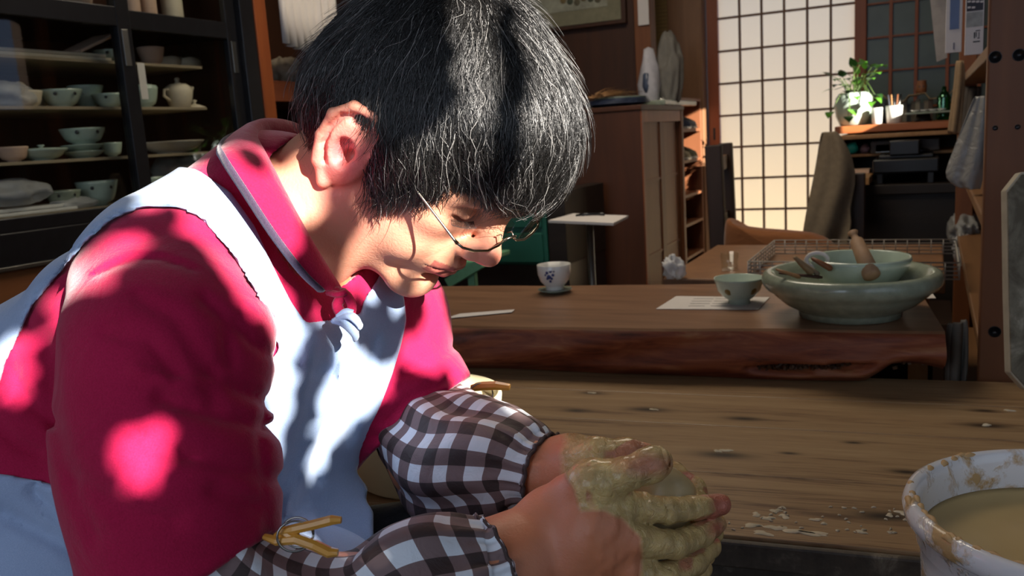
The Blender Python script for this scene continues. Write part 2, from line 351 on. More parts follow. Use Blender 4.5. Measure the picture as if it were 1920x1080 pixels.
d2 = struct(rbox('door_2', (-.289, yS-.02, 0), (.55, yS+.02, .62), ORANGE)); gx = [-.289, on(1670, 80, 1, yS)[0], on(1718, 80, 1, yS)[0]]; gx += [gx[2]+.13, gx[2]+.26, .55]; gz = [.62, .80, .99, on(1670, 132, 1, yS)[2]-.175, on(1670, 132, 1, yS)[2], on(1670, 68, 1, yS)[2], on(1670, 4, 1, yS)[2], 1.95]
for i in range(len(gz)-1):
    for k in range(len(gx)-1): mk('glass_pane', [(gx[k], yS+.01, gz[i]), (gx[k+1], yS+.01, gz[i]), (gx[k+1], yS+.01, gz[i+1]), (gx[k], yS+.01, gz[i+1])], [(0, 1, 2, 3)], DGLASS, d2, False)
for x in gx[1:]: rbox('lattice_bar', (x-.007, yS-.01, .62), (x+.007, yS+.008, 1.95), ORANGE, d2, .001)
for z in gz[1:-1]: rbox('lattice_bar', (-.289, yS-.008, z-.004), (.55, yS+.008, z+.004), ORANGE, d2, .001)
struct(rbox('trim_1', (-1.215, 4.40, 0), (-1.045, 4.55, 2.7), POSTL)); p2 = on(1193, 20, 1, 3.97); struct(rbox('trim_2', (p2[0], 3.93, 0), (p2[0]+.075, 4.02, 2.7), POSTW))
# bamboo blind between the posts
bl = thing('window_blind', 'yellowish slatted blind hanging between the brown alcove post and the pale post', 'blind', (-1.28, 4.45, 2.3)); BAMB = wood('bamboo_slat', s2l(140, 112, 66), s2l(176, 146, 92), 'x', 10, .5, .05)
sl = MB().box((-1.345, 4.445, 0), (-1.225, 4.449, .016)); o0 = None
for k in range(62):
    z = 1.20 + k*.0185
    if o0 is None: o0 = MB().box((-1.345, 4.445, z), (-1.225, 4.450, z+.0165)).obj('slat', BAMB, bl); c = o0
    else: c = o0.copy(); COL.objects.link(c); c.location = o0.location + Vector((0, random.uniform(-.001, .001), k*.0185))
MB().tube([(-1.32, 4.443, 1.2), (-1.32, 4.443, 2.34)], .002, 5).obj('cord', TANC, bl)
# posts on the left side and recess
struct(rbox('trim_3', (-2.12, 2.312, 0), (-2.04, 2.370, 2.7), ORANGE))
# ------------------------------------------------------------------ glass cabinet
CX = -2.05; cab = thing('glass_cabinet', 'tall black framed glass cabinet full of pale green pottery', 'cabinet', (-2.3, 1.6, 0))
rbox('back_panel', (-2.56, .75, .80), (-2.53, 2.29, 2.1), BROWNX, cab); rbox('side_panel', (-2.55, 2.287, .80), (-2.06, 2.305, 2.1), BROWNX, cab); rbox('side_panel', (-2.55, .73, .80), (-2.06, .75, 2.1), BROWNX, cab)
rbox('base', (-2.55, .74, .0), (-2.05, 2.307, .905), wood('cabinet_base', s2l(120, 72, 40), s2l(150, 94, 54), 'y', 8), cab); rbox('bottom_rail', (-2.09, .74, .91), (-2.04, 2.305, 1.0), BLACKW, cab); rbox('metal_track', (-2.045, .74, .908), (-2.034, 2.305, .918), STEEL, cab, .001)
rbox('top_panel', (-2.55, .74, 2.1), (-2.05, 2.307, 2.16), BLACKW, cab); rbox('cabinet_stile', (-2.09, 2.245, .95), (-2.04, 2.307, 2.1), BLACKW, cab); rbox('mid_shelf', (-2.53, .75, 1.545), (-2.10, 2.28, 1.565), BLACKW, cab)
for (y0, y1, x) in ((.80, 1.80, -2.052), (1.765, 2.245, -2.075)):
    dr = thing('x', '', '') if False else rbox('door', (x-.011, y0, 1.0), (x+.011, y0+.045, 2.08), BLACKW, cab, .002)
    rbox('door_stile', (x-.011, y1-.045, 1.0), (x+.011, y1, 2.08), BLACKW, dr, .002); rbox('door_rail', (x-.010, y0+.045, 1.528), (x+.010, y1-.045, 1.58), BLACKW, dr, .002); rbox('door_rail', (x-.010, y0+.045, 1.0), (x+.010, y1-.045, 1.035), BLACKW, dr, .002); rbox('door_rail', (x-.010, y0+.045, 2.04), (x+.010, y1-.045, 2.08), BLACKW, dr, .002)
    for z0, z1 in ((1.035, 1.528), (1.58, 2.04)): mk('glass_pane', [(x, y0+.045, z0), (x, y1-.045, z0), (x, y1-.045, z1), (x, y0+.045, z1)], [(0, 1, 2, 3)], GLASSW, dr, False)
    a = on(228, 60, 0, x) if y0 < 1 else on(461, 90, 0, x); h = rbox('finger_pull', (x+.011, a[1]-.010 if y0 < 1 else 2.212, 1.42), (x+.0135, a[1]+.010 if y0 < 1 else 2.232, 1.52), STEEL, dr, .001)
XS = -2.20
def zsh(px, py): return on(px, py, 0, XS+.07)[2]
ye = on(388, 200, 0, XS+.07)[1]
SZ = [zsh(388, 125), zsh(388, 201), zsh(388, 284), zsh(100, 398)]
for i, z in enumerate(SZ): rbox('shelf', (-2.52, .80, z-.0085), (XS+.07, ye if i < 3 else 2.26, z), SHELFW, cab, .001)
for y in (1.20, ye-.02):
    MB().box((-2.50, y, 1.0), (-2.48, y+.02, 1.54)).obj('shelf_bracket', BLACKW, cab)
# --- pottery
def bowl_prof(w, h, th=.003, foot=.42, k=.55):
    R = w/2; fr = R*foot; out = [(fr*.86, 0), (fr, 0), (fr*1.0, h*.10)]
    for t in np.linspace(0, 1, 9)[1:]: out.append((fr + (R-fr)*t**k, h*.10 + h*.90*t))
    out.append((R-th*.6, h+th*.2))
    for t in np.linspace(1, 0, 9)[:-1]: out.append((max(.001, (fr + (R-fr)*t**k) - th), max(h*.14, h*.10+h*.90*t)))
    out.append((.0001, h*.14)); return out
def spots(root, c, R, z, mat, angs, s=.006, name='painted_spot'):
    for a in angs:
        p = np.array(c) + np.array([R*math.cos(a), R*math.sin(a), z]); MB().lathe(p, [(.0001, .0006), (s*.6, .0006), (s, -.0004)], 10, (math.cos(a), math.sin(a), .05)).obj(name, mat, root, True)
def bowl(px, py, wpx, hpx, mat, label, cat='bowl', x=XS, z=None, group=None, sp=0, k=.5, foot=.42, tilt=0, name='bowl', knob=False, dy=0):
    c = on(px, py, 0, x); dist = float(-((c-CAM)@M3)[2]); w = wpx*dist/FPX; h = hpx*dist/FPX; z = c[2] if z is None else z
    c = (c[0], c[1], z); t = thing(name, label, cat, c, group); MB().lathe(c, bowl_prof(w, h, .003, foot, k), 32).obj('bowl_body' if cat == 'bowl' else 'vessel_body', mat, t, True)
    if sp: spots(t, c, (w/2)*.985, h*.74, IRON, [-.9+.95*i for i in range(sp)], w*.045)
    if knob: MB().lathe((c[0], c[1], z+h), [(w*.5, 0), (w*.46, h*.09), (w*.2, h*.18), (w*.045, h*.2), (w*.04, h*.3), (w*.075, h*.38), (w*.06, h*.46), (.0001, h*.48)], 24).obj('lid', mat, t, True)
    return t
g = 'bowls in the glass cabinet'; z1, z2, z3, z4 = SZ
bowl(209, 108, 66, 24, CEL, 'celadon bowl with one dark spot, on the top cabinet shelf behind the middle stile', z=z1, sp=2, k=.55)
bowl(110, 104, 24, 17, CREAM, 'small pale cup at the back of the top cabinet shelf', 'cup', z=z1, x=-2.34, k=.3, name='cup')
bowl(285, 118, 50, 34, PINKC, 'pinkish unglazed bowl on the top cabinet shelf right of the stile', z=z1, k=.35)
def trays(px, py, w, n, mat, z, lab, x=XS, d=.12, gr=None, tilt=0):
    for i in range(n):
        a = on(px, py, 0, x); L = w*float(-((a-CAM)@M3)[2])/FPX/.62; zz = z+i*.0105; o = rbox('ware_board', (x-d/2+.01*i, a[1]-L/2+.008*i, zz+.0005), (x+d/2-.006*i, a[1]+L/2-.012*i, zz+.0095), mat, None, .002); tag(o, lab[i], 'board', gr)
trays(80, 118, 150, 2, CREAM, z1, ['long cream slab lying at the bottom of the pair on the top shelf', 'cream slab lying on top of another on the top shelf'])
t = rbox('clay_slab', (XS-.05, 0, 0), (XS+.05, .14, .008), PINKC, None, .002); t.rotation_euler = (math.radians(24), 0, 0); a = on(150, 105, 0, XS); t.location = (XS, a[1]+.03, z1+.052); tag(t, 'tan slab propped at a slant beside the celadon bowl on the top shelf', 'slab')
for i, (px, l) in enumerate(((318, 'tan flat strip of clay lying left on the top right shelf'), (352, 'tan flat strip of clay lying right on the top right shelf'))):
    a = on(px, 118, 0, XS); o = MB().tube([(XS, a[1]-.05, z1+.011), (XS+.01, a[1], z1+.015), (XS, a[1]+.05, z1+.019)], [.010, .012, .010], 10, flat=1.8).obj('clay_strip', CREAM, None, True); tag(o, l, 'clay')
a = on(268, 125, 0, -2.10); o = rbox('price_card', (-2.108, a[1]-.014, 1.335), (-2.1065, a[1]+.012, 1.44), PAPERW, None, 0); tag(o, 'narrow white card leaning inside the right cabinet door', 'card')
# shelf two
bowl(118, 203, 76, 33, CEL, 'celadon bowl with dark spots, front left on the second cabinet shelf', z=z2, sp=3); bowl(165, 200, 64, 44, CEL, 'tall celadon bowl with a flared rim beside the spotted bowl on the second shelf', z=z2, x=-2.27, k=.8)
bowl(208, 202, 62, 26, CEL, 'low celadon bowl left of the stile on the second shelf', z=z2, sp=2); bowl(70, 203, 40, 26, CREAM, 'lidded cream pot with a knob on the second shelf', 'pot', z=z2, x=-2.30, k=.3, knob=True, name='lidded_pot')
bowl(100, 203, 54, 30, CEL2, 'lidded grey green pot behind the spotted bowl on the second shelf', 'pot', z=z2, x=-2.37, k=.3, knob=True, name='lidded_pot')
bowl(274, 203, 50, 38, CEL, 'round celadon jar with knobbed lid right of the stile on the second shelf', 'jar', z=z2, sp=1, k=.35, knob=True, name='lidded_jar')
c = on(338, 198, 0, XS); c[2] = z2; t = thing('teapot', 'cream teapot with a short spout at the right of the second cabinet shelf', 'teapot', c)
MB().lathe(c, [(.026, 0), (.032, .004), (.040, .03), (.044, .05), (.040, .068), (.026, .078), (.010, .080), (.006, .086), (.009, .093), (.006, .098), (.0001, .099)], 28).obj('pot_body', CREAM, t, True)
MB().tube([c+(0, .036, .045), c+(0, .052, .056), c+(0, .062, .070)], [.010, .007, .005], 10).obj('spout', CREAM, t, True); MB().tube([c+(0, -.036, .06), c+(0, -.058, .058), c+(0, -.062, .04), c+(0, -.040, .025)], .005, 8).obj('handle', CREAM, t, True)
c = on(365, 197, 0, XS); c[2] = z2; tag(MB().lathe(c, [(.036, 0), (.034, .005), (.018, .012), (.006, .015), (.005, .020), (.009, .026), (.0001, .030)], 24).obj('knobbed_cover', CREAM, None, True), 'loose cream lid with a knob beside the teapot', 'lid')
c = on(55, 200, 0, XS); c[2] = z2; t = thing('handled_pot', 'small cream side handled pot on the second cabinet shelf', 'pot', c); MB().lathe(c, bowl_prof(.075, .045, .003, .5, .4), 24).obj('pot_body', CREAM, t, True); MB().tube([c+(0, -.02+.022*math.cos(q), .045+.022*math.sin(q)) for q in np.linspace(0, 3.14, 9)], .003, 6).obj('handle', CREAM, t, True)
# shelf three
bowl(25, 290, 54, 28, PINKC, 'pinkish straight sided cup at the far left of the third shelf', 'cup', z=z3, k=.3, name='cup')
bowl(80, 298, 92, 20, CEL, 'wide celadon dish with a lid on the third shelf', 'dish', z=z3, k=.6, name='dish', knob=True)
a = on(158, 297, 0, XS); dd = float(-((a-CAM)@M3)[2])/FPX
for i in range(2): 
    cc = (XS, a[1], z3 + i*12*dd); t = MB().lathe(cc, bowl_prof(76*dd, 13*dd, .003, .5, .7), 32).obj('plate', CEL, None, True); tag(t, ['lower celadon plate under the spotted bowl on the third shelf', 'upper celadon plate under the spotted bowl on the third shelf'][i], 'plate')
bowl(158, 272, 80, 29, CEL, 'celadon bowl with dark spots stacked on two plates on the third shelf', z=z3+26*dd, sp=4, k=.45, foot=.5)
bowl(212, 295, 38, 26, CEL, 'small celadon jar left of the stile on the third shelf', 'jar', z=z3, k=.3, name='jar'); bowl(322, 283, 120, 22, CREAM, 'wide shallow cream dish on the third shelf right of the stile', 'dish', z=z3, k=.6, name='dish')
# shelf four
bowl(120, 372, 62, 36, CEL2, 'grey green spotted bowl wrapped in film on the lowest shelf', z=z4, sp=2, k=.4); bowl(185, 373, 74, 46, CEL, 'large round celadon bowl with a dark spot on the lowest shelf', z=z4, sp=2, k=.38)
bowl(284, 350, 48, 42, CEL, 'celadon bowl with two dark spots behind the collar on the lowest shelf', z=z4, sp=2, k=.4)
trays(40, 400, 110, 2, PORC, z4, ['white board at the bottom of the pair on the lowest cabinet shelf', 'white board lying on the other on the lowest cabinet shelf'])
def crumple(name, c, r, mat, label, cat, seed=1, amp=.25, n=40, parent=None, sc=9):
    V = []; F = []; m = n//2; rg = np.random.default_rng(seed)
    th = np.linspace(0, 2*np.pi, n, endpoint=False); ph = np.linspace(.02, np.pi-.02, m); D = np.array([(math.sin(p)*math.cos(t), math.sin(p)*math.sin(t), math.cos(p)) for p in ph for t in th])
    q = nz(D[:, 0], D[:, 1], D[:, 2], sc*.5, seed, 3); q = 1 - np.abs(q)*1.4 + .5*nz(D[:, 0], D[:, 1], D[:, 2], sc*.25, seed+9, 2)
    V = np.array(c) + D*np.array(r)*(1+amp*(q-.5))[:, None]
    V[:, 2] = np.maximum(V[:, 2], c[2]-r[2]*.92)
    for i in range(m-1):
        for k in range(n): F.append((i*n+k, i*n+(k+1) % n, (i+1)*n+(k+1) % n, (i+1)*n+k))
    F += [tuple(range(n))[::-1], tuple((m-1)*n+k for k in range(n))]
    o = mk(name, V, F, mat, parent, True)
    if label: tag(o, label, cat)
    return o
a = on(28, 208, 0, XS); crumple('plastic_bag', (XS, a[1]-.02, z2+.030), (.05, .075, .035), BAG, 'crumpled clear plastic at the left of the second cabinet shelf', 'bag', 3)
a = on(45, 385, 0, XS+.02); crumple('plastic_bag', (XS+.02, a[1]-.02, z4+.058), (.06, .10, .036), BAG, 'crumpled clear plastic over the white boards on the lowest shelf', 'bag', 5)
a = on(115, 388, 0, XS+.06); crumple('plastic_bag', (XS+.03, a[1]+.06, z4+.016), (.03, .07, .017), BAG, 'flat clear plastic in front of the wrapped bowl on the lowest shelf', 'bag', 6)
a = on(340, 315, 0, XS); crumple('cloth_bundle', (XS-.02, a[1], z4+.07), (.06, .09, .072), GCLOTH, 'grey cloth bundle at the right of the lowest cabinet shelf', 'cloth', 7)
# above the rail
zt = 1.567
for px, w, h, m_, l in ((60, 92, 46, CREAM, 'cream bowl cut by the top left of the frame'), (145, 54, 40, PINKC, 'pinkish bowl left of the cabinet stile above the rail')):
    bowl(px, -4, w, h, m_, l, z=zt, k=.45)
for px, l in ((247, 'pinkish cylinder vase nearest the stile above the cabinet rail'), (278, 'pinkish cylinder vase in the middle above the cabinet rail'), (322, 'pale cylinder vase at the right above the cabinet rail')):
    c = on(px, 10, 0, XS); dist = 2.6; c = (XS, c[1], zt); r = (15 if px < 300 else 20)*dist/FPX; tag(MB().lathe(c, [(r*.9, 0), (r, .006), (r*1.02, .08), (r*.97, .17), (r*.9, .172), (r*.9, .03), (.0001, .02)], 28).obj('vase', PINKC if px < 300 else CREAM, None, True), l, 'vase')
a = on(425, 20, 0, -2.20); t = thing('wire_rack', 'small wire rack of slanted rungs at the right above the cabinet rail', 'rack', (-2.2, a[1], zt)); mbx = MB()
for i in range(6): mbx.tube([(-2.2, a[1]-.05+.004*i, zt+.005+.02*i), (-2.2, a[1]+.05+.004*i, zt+.003+.02*i)], .0028, 6)
mbx.obj('rungs', CREAM, t); [MB().tube([(-2.2, a[1]+s, zt), (-2.2, a[1]+s+.02, zt+.11)], .002, 6).obj('side_wire', CREAM, t) for s in (-.045, .045)]
c = on(185, 8, 0, XS); tag(MB().tube([(XS, c[1]+.02*math.cos(q), zt+.022+.02*math.sin(q)) for q in np.linspace(0, 6.28, 16)], .0022, 6).obj('metal_ring', STEEL, None, True), 'thin metal ring standing above the cabinet rail near the stile', 'ring')
# ------------------------------------------------------------------ recess behind the head
sh = thing('wall_shelf', 'reddish brown wall shelf in the recess behind the head', 'shelf', (-2.3, 2.7, 1.3)); a = on(540, 152, 0, -2.15); rbox('shelf_board', (-2.56, 2.43, a[2]-.075), (-2.15, 3.1, a[2]), wood('red_shelf', s2l(120, 62, 38), s2l(146, 80, 50), 'y', 9), sh); rbox('shelf_bracket', (-2.56, 3.0, a[2]-.22), (-2.30, 3.03, a[2]-.075), BROWN, sh)
zz = a[2]; a = on(528, 130, 0, -2.27); crumple('cloth_bundle', (-2.27, a[1]+.01, zz+.05), (.07, .07, .053), plain('cream_cloth', s2l(196, 184, 160), .9, 0, .06, 30), 'cream cloth bundle with a knot on the recess shelf', 'cloth', 11, .45, 48)
a = on(560, 140, 0, -2.22); crumple('cloth_bundle', (-2.22, a[1], zz+.035), (.06, .06, .038), plain('white_cloth', s2l(200, 192, 176), .9, 0, .06, 30), 'smaller white cloth bundle beside the knotted one on the recess shelf', 'cloth', 12, .45, 40)
pr = MB(); pa = on(585, 5, 0, -2.0); V = []; nF = 26
for i in range(nF):
    y = pa[1]-.12 + .30*i/nF
    for z in (zz+.30, zz+.145 + .05*math.sin(i/nF*2.2+.6)*-1): V.append((-2.05 + .02*math.sin(i*2.0) + .03*(i/nF), y, z if z > zz+.2 else z))
o = mk('corrugated_paper', V, [(2*i, 2*i+2, 2*i+3, 2*i+1) for i in range(nF-1)], PAPERW, None, True); o.modifiers.new('s', 'SOLIDIFY').thickness = .002; tag(o, 'white ribbed paper hanging behind the head at the top of the frame', 'paper')
# ------------------------------------------------------------------ brown cupboard, side shelves
bc = thing('cupboard', 'big reddish brown cupboard with sliding doors behind the little stand', 'cupboard', (-1.4, 3.6, 0)); BX = -1.04; YC0, YC1 = 3.33, 3.975; zt2 = on(1200, 196, 0, BX)[2]
rbox('side_panel', (-1.75, YC0, .02), (BX, YC0+.025, zt2-.02), BROWNX, bc); rbox('side_panel', (-1.75, YC1-.02, .02), (BX, YC1, zt2-.02), BROWNX, bc); rbox('back_panel', (-1.75, YC0, .02), (-1.73, YC1, zt2), BROWNX, bc); rbox('top_panel', (-1.76, YC0-.006, zt2-.02), (BX+.006, YC1+.006, zt2), BROWNX, bc)
rbox('door_rail', (BX-.03, YC0+.025, zt2-.07), (BX, YC1-.02, zt2-.02), ORANGE, bc); rbox('corner_post', (BX-.03, YC0+.001, .02), (BX+.003, YC0+.03, zt2-.021), ORANGE, bc); rbox('corner_post', (BX-.03, YC1-.035, .02), (BX+.003, YC1-.001, zt2-.021), POSTW, bc)
PANEL = wood('door_panel', s2l(124, 74, 46), s2l(148, 94, 60), 'z', 7, .5, .05)
for i, (a, b, x) in enumerate(((YC0+.03, YC0+.325, BX-.006), (YC0+.31, YC1-.035, BX-.020))):
    dd_ = rbox('sliding_door', (x-.012, a, .06), (x, b, zt2-.07), PANEL, bc, .001)
    rbox('door_stile', (x-.010, a, .06), (x+.006, a+.022, zt2-.07), PANEL, dd_, .001); rbox('door_stile', (x-.010, b-.06 if i == 0 else b-.022, .06), (x+.006, b, zt2-.07), POSTW, dd_, .001)
    for z in (.32, .63, .94): rbox('door_rail', (x, a+.02, z), (x+.004, b-.02, z+.012), PANEL, dd_, .001)
ss = thing('shelf_unit', 'narrow open wooden shelf unit holding shoes and pots beside the cupboard', 'shelf', (-1.2, 4.18, 0)); Y0_, Y1_ = 3.985, 4.38
rbox('side_panel', (-1.45, Y0_, 0), (BX-.01, Y0_+.02, 1.29), PANEL, ss); rbox('side_panel', (-1.45, Y1_-.02, 0), (BX-.01, Y1_, 1.29), PANEL, ss); rbox('back_panel', (-1.46, Y0_, 0), (-1.445, Y1_, 1.29), BROWNX, ss)
sz_ = [.35, .52, .68, .82, .985, 1.13, 1.275]
for z in sz_: rbox('shelf', (-1.445, Y0_+.02, z), (BX-.01, Y1_-.02, z+.014), PANEL, ss, .001)
def shoe(c, col, lab, L=.13):
    t = thing('shoe', lab, 'shoe', c); c = np.array(c); m = plain('shoe_upper_'+lab[:5], col, .7)
    MB().tube([c+(0, 0, .028), c+(.012, 0, .036), c+(.05, 0, .040), c+(.10, 0, .028), c+(L, 0, .018), c+(L+.012, 0, .014)], [.018, .030, .032, .024, .018, .006], 12).obj('upper', m, t, True); rbox('sole', tuple(c+(-.01, -.030, 0)), tuple(c+(L+.012, .030, .012)), PORC, t, .005)
shoe((-1.18, 4.10, sz_[5]+.0145), s2l(70, 78, 100), 'grey blue trainer with a white sole on the upper cubby shelf, front'); shoe((-1.18, 4.22, sz_[5]+.0145), s2l(150, 150, 150), 'pale grey trainer on the upper cubby shelf, behind')
shoe((-1.18, 4.09, sz_[4]+.0145), s2l(176, 166, 140), 'cream slip-on shoe on the second cubby shelf'); shoe((-1.18, 4.22, sz_[4]+.0145), s2l(140, 138, 112), 'olive grey shoe on the second cubby shelf')
bowl(1290, 318, 22, 26, wood('brownpot', s2l(120, 84, 40), s2l(150, 106, 56), 'z'), 'brown ochre pot on the third cubby shelf', 'pot', x=-1.14, z=sz_[3]+.0145, k=.3, name='pot')
c_ = (-1.16, 4.16, sz_[2]+.015); tag(MB().lathe(c_, [(.03, 0), (.05, .01), (.06, .06), (.055, .09), (.05, .09), (.05, .02), (.0001, .01)], 20).obj('pail', plain('dark_blue', s2l(30, 40, 58), .4), None, True), 'dark blue pail on the fourth cubby shelf', 'pail')
c_ = (-1.16, 4.12, sz_[1]+.015); tag(MB().lathe(c_, [(.03, 0), (.045, .01), (.05, .05), (.03, .08), (.025, .10), (.02, .10), (.0001, .09)], 20).obj('jar', wood('brownjar', s2l(110, 70, 40), s2l(130, 90, 52), 'z'), None, True), 'brown jar on the fifth cubby shelf', 'jar')
# on the cupboard
z_ = zt2+.001; a = on(1215, 185, 0, -1.22); t = thing('basin', 'stack of dark blue enamel plates on the cupboard', 'plates', (-1.22, a[1], z_)); BLUEM = plain('blue_enamel', s2l(72, 82, 104), .35); c = np.array((-1.22, 3.56, z_))
for i in range(4): MB().lathe(c+(.004*i, .01*i, .008*i), [(.07, 0), (.12-.006*i, .012), (.15-.012*i, .016), (.148-.012*i, .019), (.115-.006*i, .015), (.0001, .004)], 32).obj('plate', BLUEM if i < 3 else CEL2, t, True)
c = on(1218, 165, 1, 3.80); rb = thing('wrapped_bottle', 'white and grey mitt standing among the plates on the cupboard', 'mitt', (c[0], 3.8, z_))
c = np.array((c[0], 3.80, z_)); MB().lathe(c, [(.03, 0), (.045, .02), (.050, .10), (.040, .17), (.028, .21), (.02, .25), (.0001, .26)], 24, wob=lambda a, z: .14*math.sin(3*a+z*20)).obj('mitt_body', plain('white_print', s2l(188, 186, 192), .8), rb, True); MB().lathe(c+(-.0, -.035, .06), [(.012, 0), (.022, .03), (.018, .08), (.0001, .10)], 12).obj('patch', BLUEM, rb, True)
crumple('cloth_bag', tuple(c+(.075, .08, .15)), (.055, .055, .165), GCLOTH, 'tall grey cloth bag slumped behind the white mitt on the cupboard', 'bag', 21, .3, 48)
c = np.array((-1.12, 3.90, z_)); tag(MB().lathe(c, [(.03, 0), (.07, .012), (.075, .03), (.05, .05), (.0001, .06)], 24).obj('metal_bowl', STEEL, None, True), 'upturned grey metal bowl at the end of the cupboard top', 'bowl')
tw = thing('twig_bundle', 'bundle of dry twigs and straw lying across the cupboard top', 'twigs', (-1.2, 3.5, z_+.05)); mbx = MB()
for i in range(26):
    p = np.array((-1.25+random.uniform(-.03, .03), 3.40+random.uniform(-.04, .04), z_+.038+random.uniform(0, .022))); q = p + np.array((random.uniform(-.06, .14), random.uniform(.1, .36), random.uniform(.0, .03))); mbx.tube([p, (p+q)/2+(0, 0, random.uniform(-.003, .012)), q], [.0025, .002, .001], 5)
mbx.obj('twigs', TAN, tw, True, kind='stuff')
o = rbox('flat_parcel', (-1.16, 3.64, z_+.058), (-1.04, 4.2, z_+.082), CEL2, None, .006); o.location.z += 0; tag(o, 'flat grey parcel lying along the cupboard top edge', 'parcel')
o.location.z = z_ + .012; o.location.y += .05
# framed picture and hanging paper strip
pf = thing('framed_picture', 'framed painting hanging on the brown alcove wall above the cupboard', 'picture', (-1.5, 4.0, 1.7)); a = on(1050, 51, 1, 4.0); b = on(1175, 43, 1, 4.0); zb = b[2]
rbox('picture_frame', (a[0]-.35, 3.985, zb), (b[0], 4.018, zb+.52), BROWN, pf); rbox('mount', (a[0]-.33, 3.980, zb+.018), (b[0]-.02, 3.986, zb+.50), plain('mount_card', s2l(128, 124, 100), .8), pf, .001)
rbox('picture', (a[0]-.25, 3.978, zb+.085), (b[0]-.085, 3.981, zb+.42), plain('painting', s2l(150, 150, 132), .8, 0, .35, 14), pf, .0005)
for i in range(6): MB().lathe((b[0]-.13-.035*i, 3.9775, zb+.12+.008*(i % 3)), [(.0001, .001), (.012+.003*(i % 2), .001), (.016, 0)], 12, (0, -1, 0)).obj('painted_shape', plain('paint_shape%d' % i, s2l(*((98, 92, 72), (70, 76, 60), (120, 104, 70))[i % 3]), .8), pf, True)
a = on(1197, 48, 1, 3.92); b = on(1217, 48, 1, 3.92); tag(rbox('paper_strip', (a[0], 3.92, a[2]), (b[0], 3.922, a[2]+.35), PAPERW, None, 0), 'white paper strip hanging on the post above the cupboard', 'paper')
# little stand with pole
a = on(1105, 410, 1, 2.62); st = thing('laptop_stand', 'little stand with white top and steel pole behind the cup', 'stand', (a[0], 2.62, 0)); zz = a[2]; V = [on(1028, 413, 2, zz), on(1150, 418, 2, zz), on(1178, 404, 2, zz), on(1075, 400, 2, zz)]
MB().prism(V, (0, 0, -.008)).obj('top_board', PAPERW, st); MB().tube([(a[0], 2.62, .03), (a[0], 2.62, zz-.008)], .012, 14).obj('pole', STEEL, st, True); MB().lathe((a[0], 2.62, .0), [(.16, 0), (.16, .012), (.02, .03), (.0001, .03)], 28).obj('base', STEEL, st, True)
a2 = on(1080, 405, 2, zz+.001); tag(MB().tube([a2, a2+(.03, .01, .004), a2+(.07, .02, .002), a2+(.10, .0, .004)], .006, 6).obj('cable', BLACKW, None, True), 'black cable lying on the white stand top', 'cable')
# green drawers
gc = thing('green_cabinet', 'teal green metal cabinet behind the nose and mouth', 'cabinet', (-1.3, 2.8, 0)); yg = 2.85; a = on(1022, 380, 1, yg); xr = a[0]; zt_ = on(1000, 365, 1, yg)[2]; zb_ = on(1000, 497, 1, yg)[2]
rbox('cabinet_body', (xr-.62, yg, zb_), (xr, yg+.42, zt_), GREENP, gc, .006); rbox('dark_plinth', (xr-.60, yg+.02, 0), (xr+.07, yg+.42, zb_), BLACKW, gc); rbox('side_frame', (xr+.004, yg+.0, zb_), (xr+.075, yg+.42, zt_+.01), DARKW, gc)
for i in range(2): dq = rbox('drawer', (xr-.60, yg-.012, zb_+.01+i*(zt_-zb_)/2), (xr-.015, yg, zb_-.01+(i+1)*(zt_-zb_)/2), GREENP, gc, .004); rbox('handle', (xr-.36, yg-.03, zb_+.10+i*(zt_-zb_)/2), (xr-.24, yg-.012, zb_+.115+i*(zt_-zb_)/2), GREENL, dq)
gs = thing('step_stool', 'light green stool leg and slanted rail under the chin', 'stool', (on(880, 520, 1, 2.3)[0], 2.3, 0)); a = on(842, 530, 1, 2.3); b = on(905, 492, 1, 2.3); MB().beam(a, b, .03, .03).obj('slanted_rail', GREENL, gs); c = on(878, 500, 1, 2.3)
for dx in (0, -.34): rbox('leg', (c[0]-.012+dx, 2.31, 0), (c[0]+.012+dx, 2.335, c[2]), GREENL, gs)
rbox('seat', (c[0]-.36, 2.30, c[2]-.0), (c[0]+.02, 2.56, c[2]+.016), GREENL, gs)
